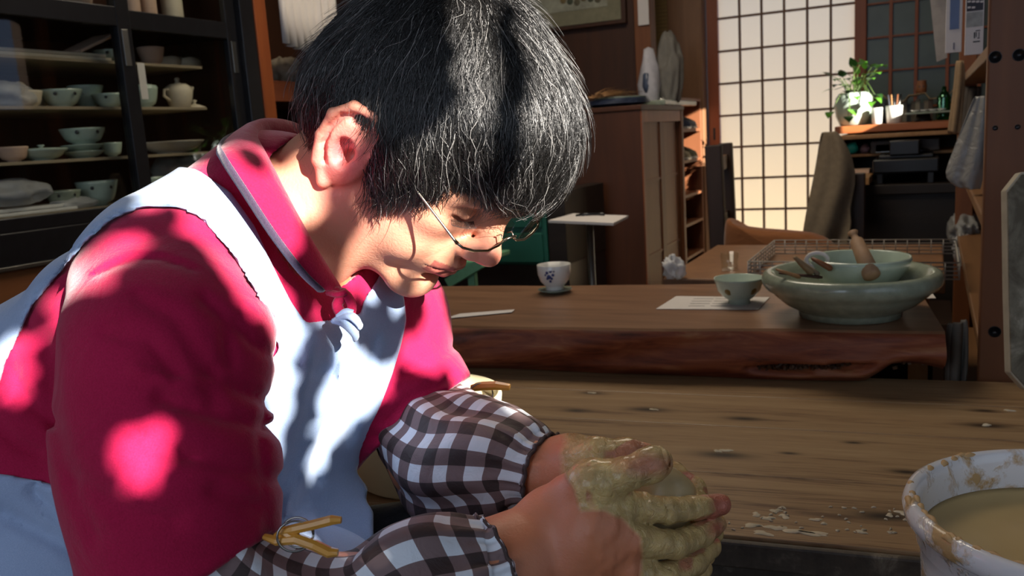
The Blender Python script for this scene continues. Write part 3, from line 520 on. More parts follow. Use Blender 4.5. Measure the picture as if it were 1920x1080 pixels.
# ------------------------------------------------------------------ workbench (boards) and slab table
BR = math.atan2(.035, .216)*.72; ca, sa = math.cos(BR), math.sin(BR); BP = np.array([-.208, .856, .72])
def bw(u, v, z=0): return np.array([BP[0] + u*ca - v*sa, BP[1] + u*sa + v*ca, .72+z])
def bench_mat():
    m, t, b = _new('bench_pine'); v = coords(t, (1, 1, 1), 'Object', (0, 0, -BR)); sp = N(t, 'ShaderNodeSeparateXYZ'); t.links.new(v, sp.inputs[0]); x, y = sp.outputs[0], sp.outputs[1]; bend = y; dark = None
    for kx, ky, r in KNOTS:
        dx = math_(t, 'SUBTRACT', x, kx); dy = math_(t, 'SUBTRACT', y, ky); ex = math_(t, 'MULTIPLY', dx, .35/r); ey = math_(t, 'MULTIPLY', dy, 1/r); d2 = math_(t, 'ADD', math_(t, 'MULTIPLY', ex, ex), math_(t, 'MULTIPLY', ey, ey))
        e = math_(t, 'EXPONENT', math_(t, 'MULTIPLY', d2, -.35)); bend = math_(t, 'ADD', bend, math_(t, 'MULTIPLY', math_(t, 'MULTIPLY', dy, e), -.75)); k = math_(t, 'EXPONENT', math_(t, 'MULTIPLY', d2, -1.6)); dark = k if dark is None else math_(t, 'MAXIMUM', dark, k)
    cb = N(t, 'ShaderNodeCombineXYZ'); t.links.new(math_(t, 'MULTIPLY', x, .055), cb.inputs[0]); t.links.new(bend, cb.inputs[1]); cb.inputs[2].default_value = .3
    n = noise(t, cb.outputs[0], 42, 5, .6, .25); n1 = noise(t, cb.outputs[0], 260, 3, .6, .1); w = math_(t, 'ADD', math_(t, 'MULTIPLY', n, .6), math_(t, 'MULTIPLY', n1, .4))
    r = ramp(t, w, [(.36, s2l(98, 72, 50)), (.46, s2l(142, 114, 82)), (.60, s2l(156, 129, 95)), (.72, s2l(184, 160, 126))]); c = mix(t, dark, r.outputs[0], s2l(38, 24, 14))
    # dried slip smears near the front edge
    sm_ = noise(t, coords(t, (1, 1.8, 1)), 16, 5, .7, .8); t.links.new(c, b.inputs['Base Color']); b.inputs['Roughness'].default_value = .42; b.inputs['Specular IOR Level'].default_value = .35; bumpit(t, b, w, .35, .0012); return m
KN_PX = [(1110, 737, .010), (1215, 768, .014), (1080, 770, .010), (1355, 853, .016), (1845, 770, .009), (1480, 850, .006), (1600, 830, .006), (1290, 905, .006), (1850, 798, .014), (1395, 785, .012), (1660, 968, .016), (1700, 885, .010), (1010, 820, .012)]
bench = thing('workbench', 'wide pale pine workbench with dark knots under the hands', 'bench', (float(BP[0]), float(BP[1])+.3, 0))
_b0 = wl(bench)
def kn_local(px, py):                                                    # knot centre in the bench boards' own coordinates
    p = on(px, py, 2, .72); q = p - np.array(_b0); c, s = math.cos(-BR), math.sin(-BR); return (c*q[0]-s*q[1], s*q[0]+c*q[1])
KNOTS = [(*kn_local(a, b), r) for a, b, r in KN_PX]; BENCHM = bench_mat(); bys = [0, .168, .345, .49, .62]
for i in range(4):
    MB().prism([bw(-1.05, bys[i]+.0007), bw(.42, bys[i]+.0007), bw(.42, bys[i+1]-.0007), bw(-1.05, bys[i+1]-.0007)], (0, 0, -.032)).obj('plank', BENCHM, bench, bev=.0012)
def splat_mat():
    m, t, b = _new('splashed_board'); v = coords(t, (1, 1, 1)); n = noise(t, v, 20, 6, .7, .5); n2 = noise(t, coords(t, (6, 6, 1)), 6, 4); n3 = noise(t, v, 90, 4, .6)
    f = math_(t, 'ADD', math_(t, 'MULTIPLY', n, .5), math_(t, 'ADD', math_(t, 'MULTIPLY', n2, .3), math_(t, 'MULTIPLY', n3, .2))); r = ramp(t, f, [(.38, s2l(44, 36, 28)), (.52, s2l(66, 58, 48)), (.60, s2l(104, 96, 82)), (.66, s2l(150, 142, 124))]); t.links.new(r.outputs[0], b.inputs['Base Color']); b.inputs['Roughness'].default_value = .6; bumpit(t, b, f, .5, .004); return m
SPL = splat_mat(); MB().prism([bw(-1.05, .004, -.0325), bw(.42, .004, -.0325), bw(.42, .03, -.0325), bw(-1.05, .03, -.0325)], (0, 0, -.13)).obj('front_panel', SPL, bench, bev=.002)
MB().prism([bw(-1.05, -.010, -.003), bw(.42, -.010, -.003), bw(.42, -.0005, -.003), bw(-1.05, -.0005, -.003)], (0, 0, -.030)).obj('front_lip', SPL, bench, bev=.003)
MB().prism([bw(-1.05, -.03, -.13), bw(.42, -.03, -.13), bw(.42, .0035, -.13), bw(-1.05, .0035, -.13)], (0, 0, -.02)).obj('splash_shelf', SPL, bench, bev=.002)
for u, v in ((-1.0, .05), (.36, .05), (-1.0, .64), (.36, .64)): p = bw(u, v); rbox('leg', (p[0]-.03, p[1]-.03, 0), (p[0]+.03, p[1]+.03, .688), BROWN, bench)
def splats(lst, z, name, mat, parent, seed=0):
    rg = np.random.default_rng(seed); mb = MB()
    for px, py, r, st in lst:
        p = on(px, py, 2, z); n = 16; ph = rg.uniform(0, 6.28, 3); pts = []
        for k in range(n): a = 2*math.pi*k/n; rr = r*(1+.35*math.sin(2*a+ph[0])+.25*math.sin(3*a+ph[1])+.15*math.sin(5*a+ph[2])); pts.append(p + (rr*math.cos(a)*st, rr*math.sin(a), 0))
        b = len(mb.v); mb.v += [tuple(q) for q in pts] + [tuple(p + (q-p)*.7 + (0, 0, .0012)) for q in pts]; mb.f += [(b+k, b+(k+1) % n, b+n+(k+1) % n, b+n+k) for k in range(n)] + [tuple(b+n+k for k in range(n))]
    return mb.obj(name, mat, parent, True, kind='stuff')
SLIPD = plain('dried_slip', s2l(188, 178, 156), .7, 0, .1, 60)
sl_ = [(1418, 965, .005, 1), (1455, 958, .004, 1.5), (1470, 968, .005, 1.2), (1440, 972, .004, 1.8), (1410, 985, .004, 2.5), (1455, 990, .006, 1.6), (1500, 998, .006, 2.6), (1525, 1000, .005, 2.8), (1430, 1000, .004, 3), (1530, 975, .003, 2), (1545, 982, .002, 2), (1668, 966, .004, 1), (1692, 962, .005, 1.3), (1700, 975, .003, 1), (1615, 998, .003, 2), (1670, 992, .002, .6), (1362, 845, .004, 1.8), (1110, 737, .003, 2), (1225, 768, .003, 2), (1850, 797, .004, 1.6), (1893, 770, .003, 2), (1345, 846, .003, 2)]
_r = random.Random(3); sl_ += [(_r.uniform(1360, 1720), _r.uniform(950, 1000), _r.uniform(.0007, .0018), _r.uniform(1, 2)) for _ in range(40)]
splats(sl_, .7203, 'slip_splash', SLIPD, bench)
# live-edge slab
def slab_mat():
    m, t, b = _new('slab_redwood'); v = coords(t, (1.2, 9, 9), 'Object', (0, 0, -.1)); n = noise(t, v, 5, 6, .62, 1.2); n2 = noise(t, coords(t, (2, 6, 6)), 3, 4, .6, .6)
    f = math_(t, 'ADD', math_(t, 'MULTIPLY', n, .6), math_(t, 'MULTIPLY', n2, .4)); r = ramp(t, f, [(.34, s2l(62, 26, 13)), (.46, s2l(112, 52, 28)), (.56, s2l(134, 74, 44)), (.68, s2l(160, 112, 76))]); t.links.new(r.outputs[0], b.inputs['Base Color']); b.inputs['Roughness'].default_value = .6; bumpit(t, b, f, .4, .003); return m
def slabtop_mat():
    m, t, b = _new('slab_top'); v = coords(t, (.8, 7, 7), 'Object', (0, 0, -.1)); n = noise(t, v, 5, 6, .6, .5); r = ramp(t, n, [(.3, s2l(104, 72, 50)), (.55, s2l(128, 92, 66)), (.75, s2l(142, 106, 78))]); t.links.new(r.outputs[0], b.inputs['Base Color']); b.inputs['Roughness'].default_value = .38; bumpit(t, b, n, .15, .001); return m
slab = thing('slab_table', 'thick live edge wooden slab table carrying cups and bowls behind the bench', 'table', (-.5, 1.75, 0))
fl, fr_ = on(850, 610, 2, .81), on(1772, 622, 2, .81); bl_, br_ = on(830, 536, 2, .81), on(1780, 529, 2, .81); dfr = (fr_-fl)/np.linalg.norm(fr_-fl); nrm_ = np.array([dfr[1], -dfr[0], 0]); L0 = -.65; Ltot = np.linalg.norm(fr_-fl); nU = 220
us = np.linspace(L0, Ltot, nU); V = []; prof = 16; F = []
for i, u in enumerate(us):
    base = fl + dfr*u; up = u/Ltot; bot = .094 + .010*math.sin(u*5) + .004*math.sin(u*21+1) - (.026*np.clip((up-.86)/.05, 0, 1)*(1-.35*np.clip((up-.9)/.1, 0, 1)))*(1 + .25*math.sin(u*33)); bot = min(bot, .088)
    for k in range(prof):
        s = k/(prof-1); z = .81 - .004 - (bot-.004)*s; bul = .012*math.sin(s*math.pi*.9+.3) + .006*math.sin(u*7+s*4) + .003*math.sin(u*19+s*9) + (0 if s < .02 else .004); bul -= .018*max(0, s-.8)/.2
        hol = np.clip(1-abs(up-.76)/.17, 0, 1); hc_ = .66 - .10*math.sin(u*9); hol = hol*np.exp(-((s-hc_)/(.13+.05*math.sin(u*17)))**2); bul -= .055*np.clip(hol*2.2-.5, 0, 1)*(1+.25*math.sin(u*61+s*31)*math.sin(u*23))
        V.append(base + nrm_*bul + (0, 0, z-.81))
for i in range(nU-1):
    for k in range(prof-1): a = i*prof+k; F.append((a, a+1, a+prof+1, a+prof))
o = mk('front_edge', V, F, slab_mat(), slab, True, label='red-brown live edge with a rotten hollow')
bl2 = fl + dfr*L0 + (bl_-fl)*1.0; tv = [V[i*prof] for i in range(nU)]
tv2 = [np.array([p[0], p[1], .81]) + (-nrm_)*.004 for p in tv]; back = [np.array([p[0], p[1], .81]) + (-nrm_)*np.interp(i/nU, [0, 1], [.39, .45]) for i, p in enumerate(tv2)]
VV = tv + tv2 + back; m_ = nU; FF = [(i, i+1, m_+i+1, m_+i) for i in range(m_-1)] + [(m_+i, m_+i+1, 2*m_+i+1, 2*m_+i) for i in range(m_-1)]
SLT = slabtop_mat(); mk('slab_top', VV, FF, SLT, slab, False)
lowb = [V[i*prof+prof-1] for i in range(nU)]; bb = [np.array([p[0], p[1], .735]) for p in back]; mk('slab_underside', lowb + bb + back, [(i+1, i, m_+i, m_+i+1) for i in range(m_-1)] + [(m_+i, 2*m_+i, 2*m_+i+1, m_+i+1) for i in range(m_-1)], SLT, slab, False)
e_ = [V[(nU-1)*prof+k] for k in range(prof)] + [bb[-1], back[-1], tv2[-1]]; mk('slab_end', e_, [tuple(range(len(e_)))], slab_mat(), slab, False)
bark = MB(); _r = random.Random(5)
for i in range(210):
    up = _r.gauss(.76, .08); u = up*Ltot; s = .66 - .10*math.sin(u*9) + _r.gauss(0, .06); p = fl + dfr*u + nrm_*(-.014+_r.uniform(-.004, .008)) + (0, 0, -.088*s); r = _r.uniform(.0015, .0045); q = np.array([_r.uniform(-1, 1) for _ in range(3)]); bark.beam(p, p+q*r*2.2, r, r*1.3)
bark.obj('crumbled_bark', plain('bark_crumb', s2l(70, 48, 32), .35, 0, .5, 200), slab, kind='stuff')
p_a, p_b = np.array(back[20]), np.array(back[-20])
for q in (p_a, p_b): rbox('leg', (q[0]-.05, q[1]-.10, 0), (q[0]+.05, q[1]-.02, .735), BROWN, slab)
# ------------------------------------------------------------------ things on the slab
def at(px, py, z=.8105): return on(px, py, 2, z)
def dpt(p): return float(-((np.array(p)-CAM)@M3)[2])
c = at(1041, 548); tag(MB().lathe(c, [(.020, 0), (.022, .002), (.036, .006), (.038, .008), (.034, .008), (.0001, .004)], 32).obj('saucer', CEL2, None, True), 'small grey saucer under the white cup with the blue flower', 'saucer')
c2 = c + (0, 0, .0065); t = thing('tea_cup', 'white porcelain cup painted with a blue flower on the slab table', 'cup', c2); w = 68*dpt(c)/FPX
MB().lathe(c2, [(.018, 0), (.020, .001), (.019, .006), (.022, .010), (.031, .020), (.0365, .036), (.0375, .056), (.0365, .057), (.034, .038), (.026, .018), (.0001, .012)], 36).obj('cup_body', PORC, t, True)
def facedir(c): v = CAM - np.array(c); v[2] = 0; return v/np.linalg.norm(v)
fd = facedir(c); sd_ = np.array([fd[1], -fd[0], 0]); mbx = MB()
for dx, dz, r in ((-.016, .043, .0045), (-.008, .046, .0042), (-.003, .038, .004), (-.012, .034, .0055), (-.016, .030, .003), (-.006, .030, .003), (-.0095, .024, .003), (-.020, .038, .0028), (-.001, .046, .003)):
    rr = .0362; ang = -dx/rr; n_ = fd*math.cos(ang) - sd_*math.sin(ang); n_ = fd*math.cos(ang) + (-sd_)*math.sin(ang)*-1*-1 if False else fd*math.cos(dx/rr) + sd_*math.sin(-dx/rr); mbx.lathe(c2 + n_*rr + (0, 0, dz), [(.0001, .0008), (r*.8, .0007), (r, -.0008)], 10, tuple(n_))
mbx.obj('painted_flower', COBALT, t, True)
def sheet(pts, z, name, label, mat=PAPERW, th=.0006, cat='paper'):
    V = [at(*p, z) for p in pts]; o = MB().prism(V, (0, 0, -th)).obj(name, mat); tag(o, label, cat); return o
o = sheet([(1230, 579), (1422, 580), (1443, 557), (1268, 555)], .8115, 'printed_sheet', 'white printed sheet under the small celadon bowl')
mbx = MB()
for r_, (x0, x1) in enumerate(((1305, 1330), (1300, 1338), (1306, 1328), (1342, 1420))):
    for k in range(4): y = 560+4.5*k; a, b = at(x0-k*3, y, .8118), at(x1-k*3-_r.uniform(0, 8), y, .8118); mbx.beam(a, b, .0018, .0002)
mbx.obj('print_lines', INK, o)
sheet([(835, 597), (960, 585), (965, 580), (862, 588)], .8125, 'folded_sheet', 'thin white folded sheet at the left end of the slab table')
sheet([(1706, 560), (1755, 559), (1742, 541), (1718, 543)], .8125, 'paper_scrap', 'white scrap of paper at the right end of the table behind the big bowl')
c = at(1386, 568, .812); t = thing('tea_bowl', 'small celadon tea bowl with ochre spots standing on the printed sheet', 'bowl', c); dd0 = dpt(c)/FPX; MB().lathe(c, [(.018, 0), (.021, 0), (.020, .007), (.030, .014), (.040, .026), (46*dd0*.98, .046), (46*dd0, .050), (44*dd0, .049), (.036, .028), (.0001, .014)], 36).obj('bowl_body', CEL, t, True)
fd = facedir(c); sd_ = np.array([fd[1], -fd[0], 0])
for dx in (-.55, .75): n_ = fd*math.cos(dx) - sd_*math.sin(dx) if False else fd*math.cos(dx) + sd_*-math.sin(dx); MB().lathe(c + n_*.0395 + (0, 0, .027), [(.0001, .001), (.006, .0006), (.008, -.001)], 10, tuple(n_ + (0, 0, -.5))).obj('painted_spot', OCHRE, t, True)
c = at(1593, 590, .8105); dd0 = dpt(c)/FPX; R = 158*dd0; t = thing('large_bowl', 'large grey green stoneware basin with a rolled rim at the right of the table', 'bowl', c)
MB().lathe(c, [(R*.50, 0), (R*.57, .001), (R*.58, .010), (R*.60, .013), (R*.74, .024), (R*.86, .040), (R*.885, .045), (R*.96, .051), (R*.995, .060), (R, .068), (R*.975, .077), (R*.92, .080), (R*.87, .078), (R*.80, .066), (R*.70, .048), (R*.5, .030), (.0001, .020)], 56).obj('bowl_body', CEL2, t, True)
c3 = c + (.012, .035, .0285); t = thing('mixing_bowl', 'celadon mixing bowl nested inside the big basin', 'bowl', c3); R2 = 92*dd0; MB().lathe(c3, [(R2*.4, 0), (R2*.44, .001), (R2*.44, .008), (R2*.75, .026), (R2*.95, .052), (R2, .064), (R2*.985, .070), (R2*.95, .068), (R2*.90, .050), (R2*.7, .030), (.0001, .018)], 48).obj('bowl_body', CEL, t, True)
CLAYT = plain('tan_clay', s2l(156, 124, 94), .7, 0, .15, 40, .3); a, b = P(1636, 520, dpt(c)-.075), P(1606, 452, dpt(c)-.02); o = MB().tube([a, a+(b-a)*.05, a+(b-a)*.5, b, b+(b-a)*.03, b+(b-a)*.16, b+(b-a)*.24], [.008, .0145, .0135, .011, .007, .0055, .009], 14).obj('pestle', CLAYT, None, True); tag(o, 'tan clay pestle leaning out of the mixing bowl', 'pestle')
for i, (x0, y0, x1, y1, r, m_, l) in enumerate(((1522, 512, 1490, 482, .010, TANC, 'tan brush lying in the basin, leftmost and upright'), (1500, 520, 1455, 505, .006, TAN, 'thin wooden tool lying low at the left of the basin'), (1560, 505, 1522, 484, .009, PANEL, 'brown handled tool resting on the mixing bowl edge'), (1542, 520, 1460, 512, .005, BROWN, 'dark stick along the inner left rim of the basin'), (1535, 515, 1505, 492, .006, BEIGEC, 'grey brown wooden rib in the basin beside the brush'))):
    d_ = dpt(c)-.055; a, b = P(x0, y0, d_), P(x1, y1, d_-.01+.008*i); tag(MB().tube([a, a+(b-a)*.1, a+(b-a)*.6, b], [r*.6, r, r*.8, r*.5], 10, flat=.6).obj('clay_tool', m_, None, True), l, 'tool')
cr = P(1532, 488, dpt(c)+.0); tag(MB().tube([cr + (math.cos(q)*.018, .0, math.sin(q)*.013) for q in np.linspace(0, 6.28, 20)], .0035, 8).obj('tape_ring', PAPERW, None, True), 'white ring lying among the tools in the basin', 'ring')
# side table behind the slab, crumpled film, glass, basket
sv = thing('side_table', 'low tan side table behind the slab table holding the wire basket', 'table', (-.35, 2.35, 0)); a = on(1262, 519, 2, .79); rbox('table_top', (a[0]-.02, 2.02, .765), (.03, 2.62, .79), POSTL, sv, .004)
for x in (a[0]+.02, -.02):
    for y in (2.05, 2.58): rbox('leg', (x-.02, y-.02, 0), (x+.02, y+.02, .765), TAN, sv)
c = on(1262, 522, 2, .79); crumple('plastic_wrap', (c[0], c[1]+.0, .815), (.022, .02, .028), BAG if False else plastic_bag('shiny_film', (.8, .8, .8), .6), 'crumpled shiny clear film at the left end of the side table', 'film', 31, .8, 36)
c = on(1352, 520, 2, .79); c[1] += .1; tag(MB().lathe((c[0], c[1], .7905), [(.018, 0), (.021, .002), (.022, .045), (.0205, .045), (.0195, .006), (.0001, .005)], 24).obj('drinking_glass', CLEAR, None, True), 'small clear glass on the side table behind the tea bowl', 'glass')
wbk = thing('wire_basket', 'square meshed wire basket behind the big bowl', 'basket', (-.2, 2.35, .79)); xL = on(1452, 455, 1, 2.42)[0]; xR = on(1792, 450, 1, 2.42)[0]; zT = on(1600, 450, 1, 2.42)[2]; nxx = 17
y0b, y1b = 2.04, 2.42
for x in np.linspace(xL, xR, nxx): 
    for y in (y1b, y0b): MB().tube([(x, y, .7925), (x, y, zT if y == y1b else zT-.0)], .0016, 6).obj('wire', CHROME if x < xL+.05 else WIREG, wbk, True)
for z in np.linspace(.7935, zT, 5):
    MB().tube([(xL, y0b, z), (xL, y1b, z), (xR, y1b, z), (xR, y0b, z), (xL, y0b, z)], .0018, 6).obj('wire', WIREG, wbk, True)
for y in np.linspace(y0b, y1b, 12):
    for x in (xL, xR): MB().tube([(x, y, .7925), (x, y, zT)], .0015, 6).obj('wire', WIREG, wbk, True)
# ------------------------------------------------------------------ the potter
HO = np.array([-.0854251, .11989328, -.73072609])
HM = np.stack([[.61564826, -.77003619, .16739618], [.63322227, .60986065, .47654963], [-.4690488, -.18738796, .86306371]], 1)   # columns forward, up, his right
def h2c(V): return HO + np.asarray(V)@HM.T
def c2h(p): return (np.asarray(p) - HO)@HM
# --- materials
def mat_skin():
    m, t, b = _new('skin'); at = N(t, 'ShaderNodeAttribute'); at.attribute_name = 'tone'; v = coords(t)
    n = noise(t, v, 60, 5); c = mix(t, math_(t, 'MULTIPLY', n, .22), at.outputs[0], (.42, .16, .09)); t.links.new(c, b.inputs['Base Color'])
    b.inputs['Roughness'].default_value = .47; b.inputs['Subsurface Weight'].default_value = .18; b.inputs['Subsurface Radius'].default_value = (.012, .004, .002); b.inputs['Subsurface Scale'].default_value = 1
    a2 = N(t, 'ShaderNodeAttribute'); a2.attribute_name = 'wet'
    r = math_(t, 'SUBTRACT', .5, math_(t, 'MULTIPLY', a2.outputs['Fac'], .30)); t.links.new(r, b.inputs['Roughness'])
    n2 = noise(t, v, 420, 3, .6); n3 = noise(t, coords(t, (1, 1, 1)), 160, 5, .65, 1.2)
    h = math_(t, 'ADD', math_(t, 'MULTIPLY', n2, .25), math_(t, 'MULTIPLY', math_(t, 'MULTIPLY', n3, a2.outputs['Fac']), 2.2)); bumpit(t, b, h, .9, .0018); t.links.new(math_(t, 'MULTIPLY', a2.outputs['Fac'], .35), b.inputs['Coat Weight']); return m
def mat_cloth(name, c, c2, fine=900, bump=.35, rough=.85, sheen=.3, big=10):
    m, t, b = _new(name); v = coords(t); n = noise(t, v, fine, 2, .6); g = noise(t, v, big, 4)
    f = math_(t, 'ADD', math_(t, 'MULTIPLY', n, .6), math_(t, 'MULTIPLY', g, .4)); r = ramp(t, f, [(.3, c), (.7, c2)])
    t.links.new(r.outputs[0], b.inputs['Base Color']); b.inputs['Roughness'].default_value = rough; b.inputs['Sheen Weight'].default_value = sheen; b.inputs['Sheen Roughness'].default_value = .4
    b.inputs['Specular IOR Level'].default_value = .2
    h = math_(t, 'ADD', math_(t, 'MULTIPLY', n, .3), math_(t, 'MULTIPLY', noise(t, v, 22, 4, .5, .8), 2.0)); bumpit(t, b, h, bump, .004); return m
def mat_gingham():
    m, t, b = _new('brown_gingham'); uv = N(t, 'ShaderNodeUVMap'); sp = N(t, 'ShaderNodeSeparateXYZ'); t.links.new(uv.outputs[0], sp.inputs[0])
    def stripe(s): return math_(t, 'GREATER_THAN', math_(t, 'FRACT', math_(t, 'MULTIPLY', s, 1.0)), .5)
    a = stripe(sp.outputs[0]); c = stripe(sp.outputs[1]); s = math_(t, 'MULTIPLY', math_(t, 'ADD', a, c), .5)
    n = noise(t, coords(t), 1400, 2); s2 = math_(t, 'ADD', s, math_(t, 'MULTIPLY', math_(t, 'SUBTRACT', n, .5), .08))
    r = ramp(t, s2, [(0.05, (.66, .70, .76)), (.42, (.175, .115, .115)), (.58, (.175, .115, .115)), (.95, (.036, .020, .019))]); t.links.new(r.outputs[0], b.inputs['Base Color'])
    b.inputs['Roughness'].default_value = .7; bumpit(t, b, noise(t, coords(t), 45, 4, .6, 1), .5, .004); return m
def mat_hair():
    m, t, b = _new('hair_strand'); at = N(t, 'ShaderNodeAttribute'); at.attribute_name = 'tone'; t.links.new(at.outputs[0], b.inputs['Base Color'])
    b.inputs['Roughness'].default_value = .36; b.inputs['Specular IOR Level'].default_value = .95; b.inputs['Anisotropic'].default_value = .4; return m
SKIN = mat_skin(); HAIR = mat_hair()
POLO = mat_cloth('magenta_jersey', s2l(148, 12, 56), s2l(182, 24, 76)); POLO_D = mat_cloth('magenta_rib', s2l(138, 12, 52), s2l(168, 20, 70), fine=600)
APR = mat_cloth('pale_blue_cotton', s2l(142, 163, 198), s2l(164, 184, 214), fine=1200, bump=.3); BLACKC = mat_cloth('black_cotton', (.006, .006, .008), (.014, .014, .016))
TRIM = mat_cloth('grey_trim', s2l(50, 40, 56), s2l(72, 60, 80)); GING = mat_gingham(); CREAMSTITCH = plain('cuff_elastic', (.05, .03, .028), .8)
METAL = plain('spectacle_metal', (.42, .38, .30), .25, 1, .1); LENS = glassy('lens_glass', c=(.25, .25, .25), tint=(.99, .992, .99)); LASH = plain('lash_black', (.01, .008, .007), .6)
pelvis = P(300, 1300, .85)
person = thing('person', 'person in magenta polo shirt and pale blue apron bowed over clay in both hands', 'person', (pelvis[0], pelvis[1], 0.0))
# --- head (built in the head frame: forward, up, his right; metres)
def head():
    G = Grid((-.125, -.20, -.105), (.14, .145, .105), .0017); mm = .001
    E = lambda c, r, k=.012, op='u', ax=None: G.ell(np.array(c)*mm, np.array(r)*mm, ax, k, op)
    Cn = lambda a, b, r1, r2, k=.010, op='u': G.cone(np.array(a)*mm, np.array(b)*mm, r1*mm, r2*mm, k, op)
    E((-6, 46, 0), (97, 84, 74)); E((30, 5, 0), (62, 88, 57), .02); E((52, 40, 0), (50, 45, 56), .02)
    for s in (1, -1):
        Cn((8, -48, 46*s), (72, -80, 12*s), 16, 15, .016)             # jaw
        E((50, -30, 34*s), (33, 34, 24), .02)                        # cheek
        E((62, 3, 40*s), (22, 17, 19), .016)                         # cheekbone
        Cn((86, 37, 12*s), (72, 34, 44*s), 13, 12, .014)             # brow ridge
        Cn((8, -50, 47*s), (5, 0, 60*s), 15, 14, .02)
        E((96, 19, 33*s), (17, 9, 16), .012, 's')                    # socket
        E((75, 17, 32*s), (15.5, 13.5, 16), .005)                    # closed lid over the eye
        Cn((89, 13, 20*s), (84, 13.5, 44*s), 2.2, 2.2, .003, 's')    # lid line
        E((101, -12, 12*s), (11, 8, 7.5), .005)                      # nostril wing
        E((103, -19, 6.5*s), (5, 3, 3), .002, 's')
        Cn((98, -14, 19*s), (86, -36, 31*s), 1.6, 2.2, .006, 's')    # smile line
    Cn((93, 28, 0), (110, -4, 0), 7.5, 10.5, .010); E((114, -7, 0), (10.5, 9, 10.5), .006); E((103, -16, 0), (10, 5, 5), .006)
    E((78, -40, 0), (23, 26, 30), .014); E((82, -78, 0), (16, 17, 20), .016)
    Cn((100, -37, 5), (88, -41, 24), 3.6, 2.2, .006); Cn((100, -37, -5), (88, -41, -24), 3.6, 2.2, .006); Cn((100, -37, 5), (100, -37, -5), 3.6, 3.6, .006)
    Cn((97, -48, 6), (86, -45, 22), 4.2, 2.6, .006); Cn((97, -48, -6), (86, -45, -22), 4.2, 2.6, .006); Cn((97, -48, 6), (97, -48, -6), 4.2, 4.2, .006)
    for a, b2 in (((107, -42.5, 0), (99, -43.5, 14)), ((99, -43.5, 14), (88, -44, 27))):
        for s in (1, -1): Cn((a[0], a[1], a[2]*s), (b2[0], b2[1], b2[2]*s), 1.5, 1.2, .002, 's')
    E((92, -59, 0), (10, 5, 14), .008, 's'); E((101, -27, 0), (4, 7, 3), .004, 's')
    # neck down to its root
    nb = c2h(PC(520, 455, .745)); hb = np.array((-.016, -.035, 0)); G.cone(hb, nb, .057, .064, .03); G.cone((-.02, .0, 0), hb, .06, .058, .02)
    for s in (1, -1):                                                # ears
        ax = np.array([[.95, .1, .30], [0, 1, -.1], [-.30, .1, .95]])
        if s < 0: ax = ax*np.array([1, 1, -1])[:, None]
        e = lambda c, r, k, op='u': E((c[0], c[1], c[2]*s), r, k, op, ax)
        e((-6, 0, 85), (22, 37, 6.0), .006); e((2, 0, 78), (14, 30, 9), .008)
        hx = [(6, 0, 77), (17, 15, 81), (15, 31, 84), (1, 40, 88), (-16, 34, 93), (-26, 16, 94), (-25, -6, 91), (-16, -25, 86), (-4, -37, 81)]
        for i in range(len(hx)-1):
            a, b2 = hx[i], hx[i+1]; Cn((a[0], a[1], a[2]*s), (b2[0], b2[1], b2[2]*s), 3.6, 3.8 if i < 6 else 6.4, .003)
        ah = [(2, 27, 86), (-10, 19, 89), (-15, 3, 89), (-11, -13, 86), (0, -20, 82)]
        e((-9, 27, 92), (6, 4, 3), .003, 's'); e((-2, -2, 89), (10, 13, 8), .004, 's')
        for i in range(4): a, b2 = ah[i], ah[i+1]; Cn((a[0], a[1], a[2]*s), (b2[0], b2[1], b2[2]*s), 2.8, 2.8, .003)
        sc_ = [(8, 25, 87), (-6, 31, 91), (-18, 22, 94), (-21, 6, 94), (-18, -8, 91), (-10, -20, 88)]
        for i in range(5): a, b2 = sc_[i], sc_[i+1]; Cn((a[0], a[1], a[2]*s), (b2[0], b2[1], b2[2]*s), 2.4, 2.4, .002, 's')
        e((7, -5, 80), (5, 6, 5), .004); E((0, -4, 80*s), (5, 6, 6), .003, 's')
    X, Y, Z = G.coordsF(); G.F = G.F + .0004*nz(X, Y, Z, 90, 3, 2)
    V, Q = G.mesh(); V = relax(V, Q, 2)
    f, u, r = V[:, 0]*1000, V[:, 1]*1000, np.abs(V[:, 2])*1000
    base = np.array(s2l(206, 148, 120)); C = np.tile(base, (len(V), 1))
    def blob(c, rad, col, w):
        d = np.exp(-(((f-c[0])/rad[0])**2 + ((u-c[1])/rad[1])**2 + ((r-c[2])/rad[2])**2))*w; return C*(1-d[:, None]) + np.array(s2l(*col))*d[:, None]
    C = blob((-6, 0, 84), (30, 40, 14), (214, 104, 112), .9); C = blob((114, -8, 0), (16, 14, 16), (212, 112, 100), .8); C = blob((70, -10, 48), (26, 22, 20), (222, 140, 116), .6)
    C = blob((20, -45, 55), (40, 34, 25), (206, 130, 118), .6)
    lip = ((f > 86) & (u < -35.5) & (u > -52) & (r < 27) & (f > 99-.016*r*r))
    C[lip] = np.array(s2l(156, 84, 76)); C = blob((86, 13, 32), (6, 3.2, 15), (110, 58, 44), .8)
    return h2c(V), Q, C, np.zeros(len(V))
def arm_hand(lo, hi, build, res=.0012, seed=1):
    G = Grid(lo, hi, res); build(G)
    X, Y, Z = G.coordsF(); wet = np.clip((960 + FPX*X/-Z - 1085)/30, 0, 1); q = nz(X, Y, Z, 210, 31, 3); q2 = nz(X, Y, Z, 480, 35, 2); G.F = G.F - wet*(.0016*np.clip(q - .10, 0, 1) + .0006*np.clip(q2, -.2, 1))
    V0, Q = G.mesh(); V = relax(V0, Q, 1); return V, Q
def box_px(x0, y0, x1, y1, d0, d1):
    pts = np.array([PC(x, y, d) for x in (x0, x1) for y in (y0, y1) for d in (d0, d1)]); return pts.min(0), pts.max(0)
CLAY = np.array(s2l(206, 178, 116)); HSK = np.array(s2l(192, 120, 84)); RED = np.array(s2l(178, 100, 78))
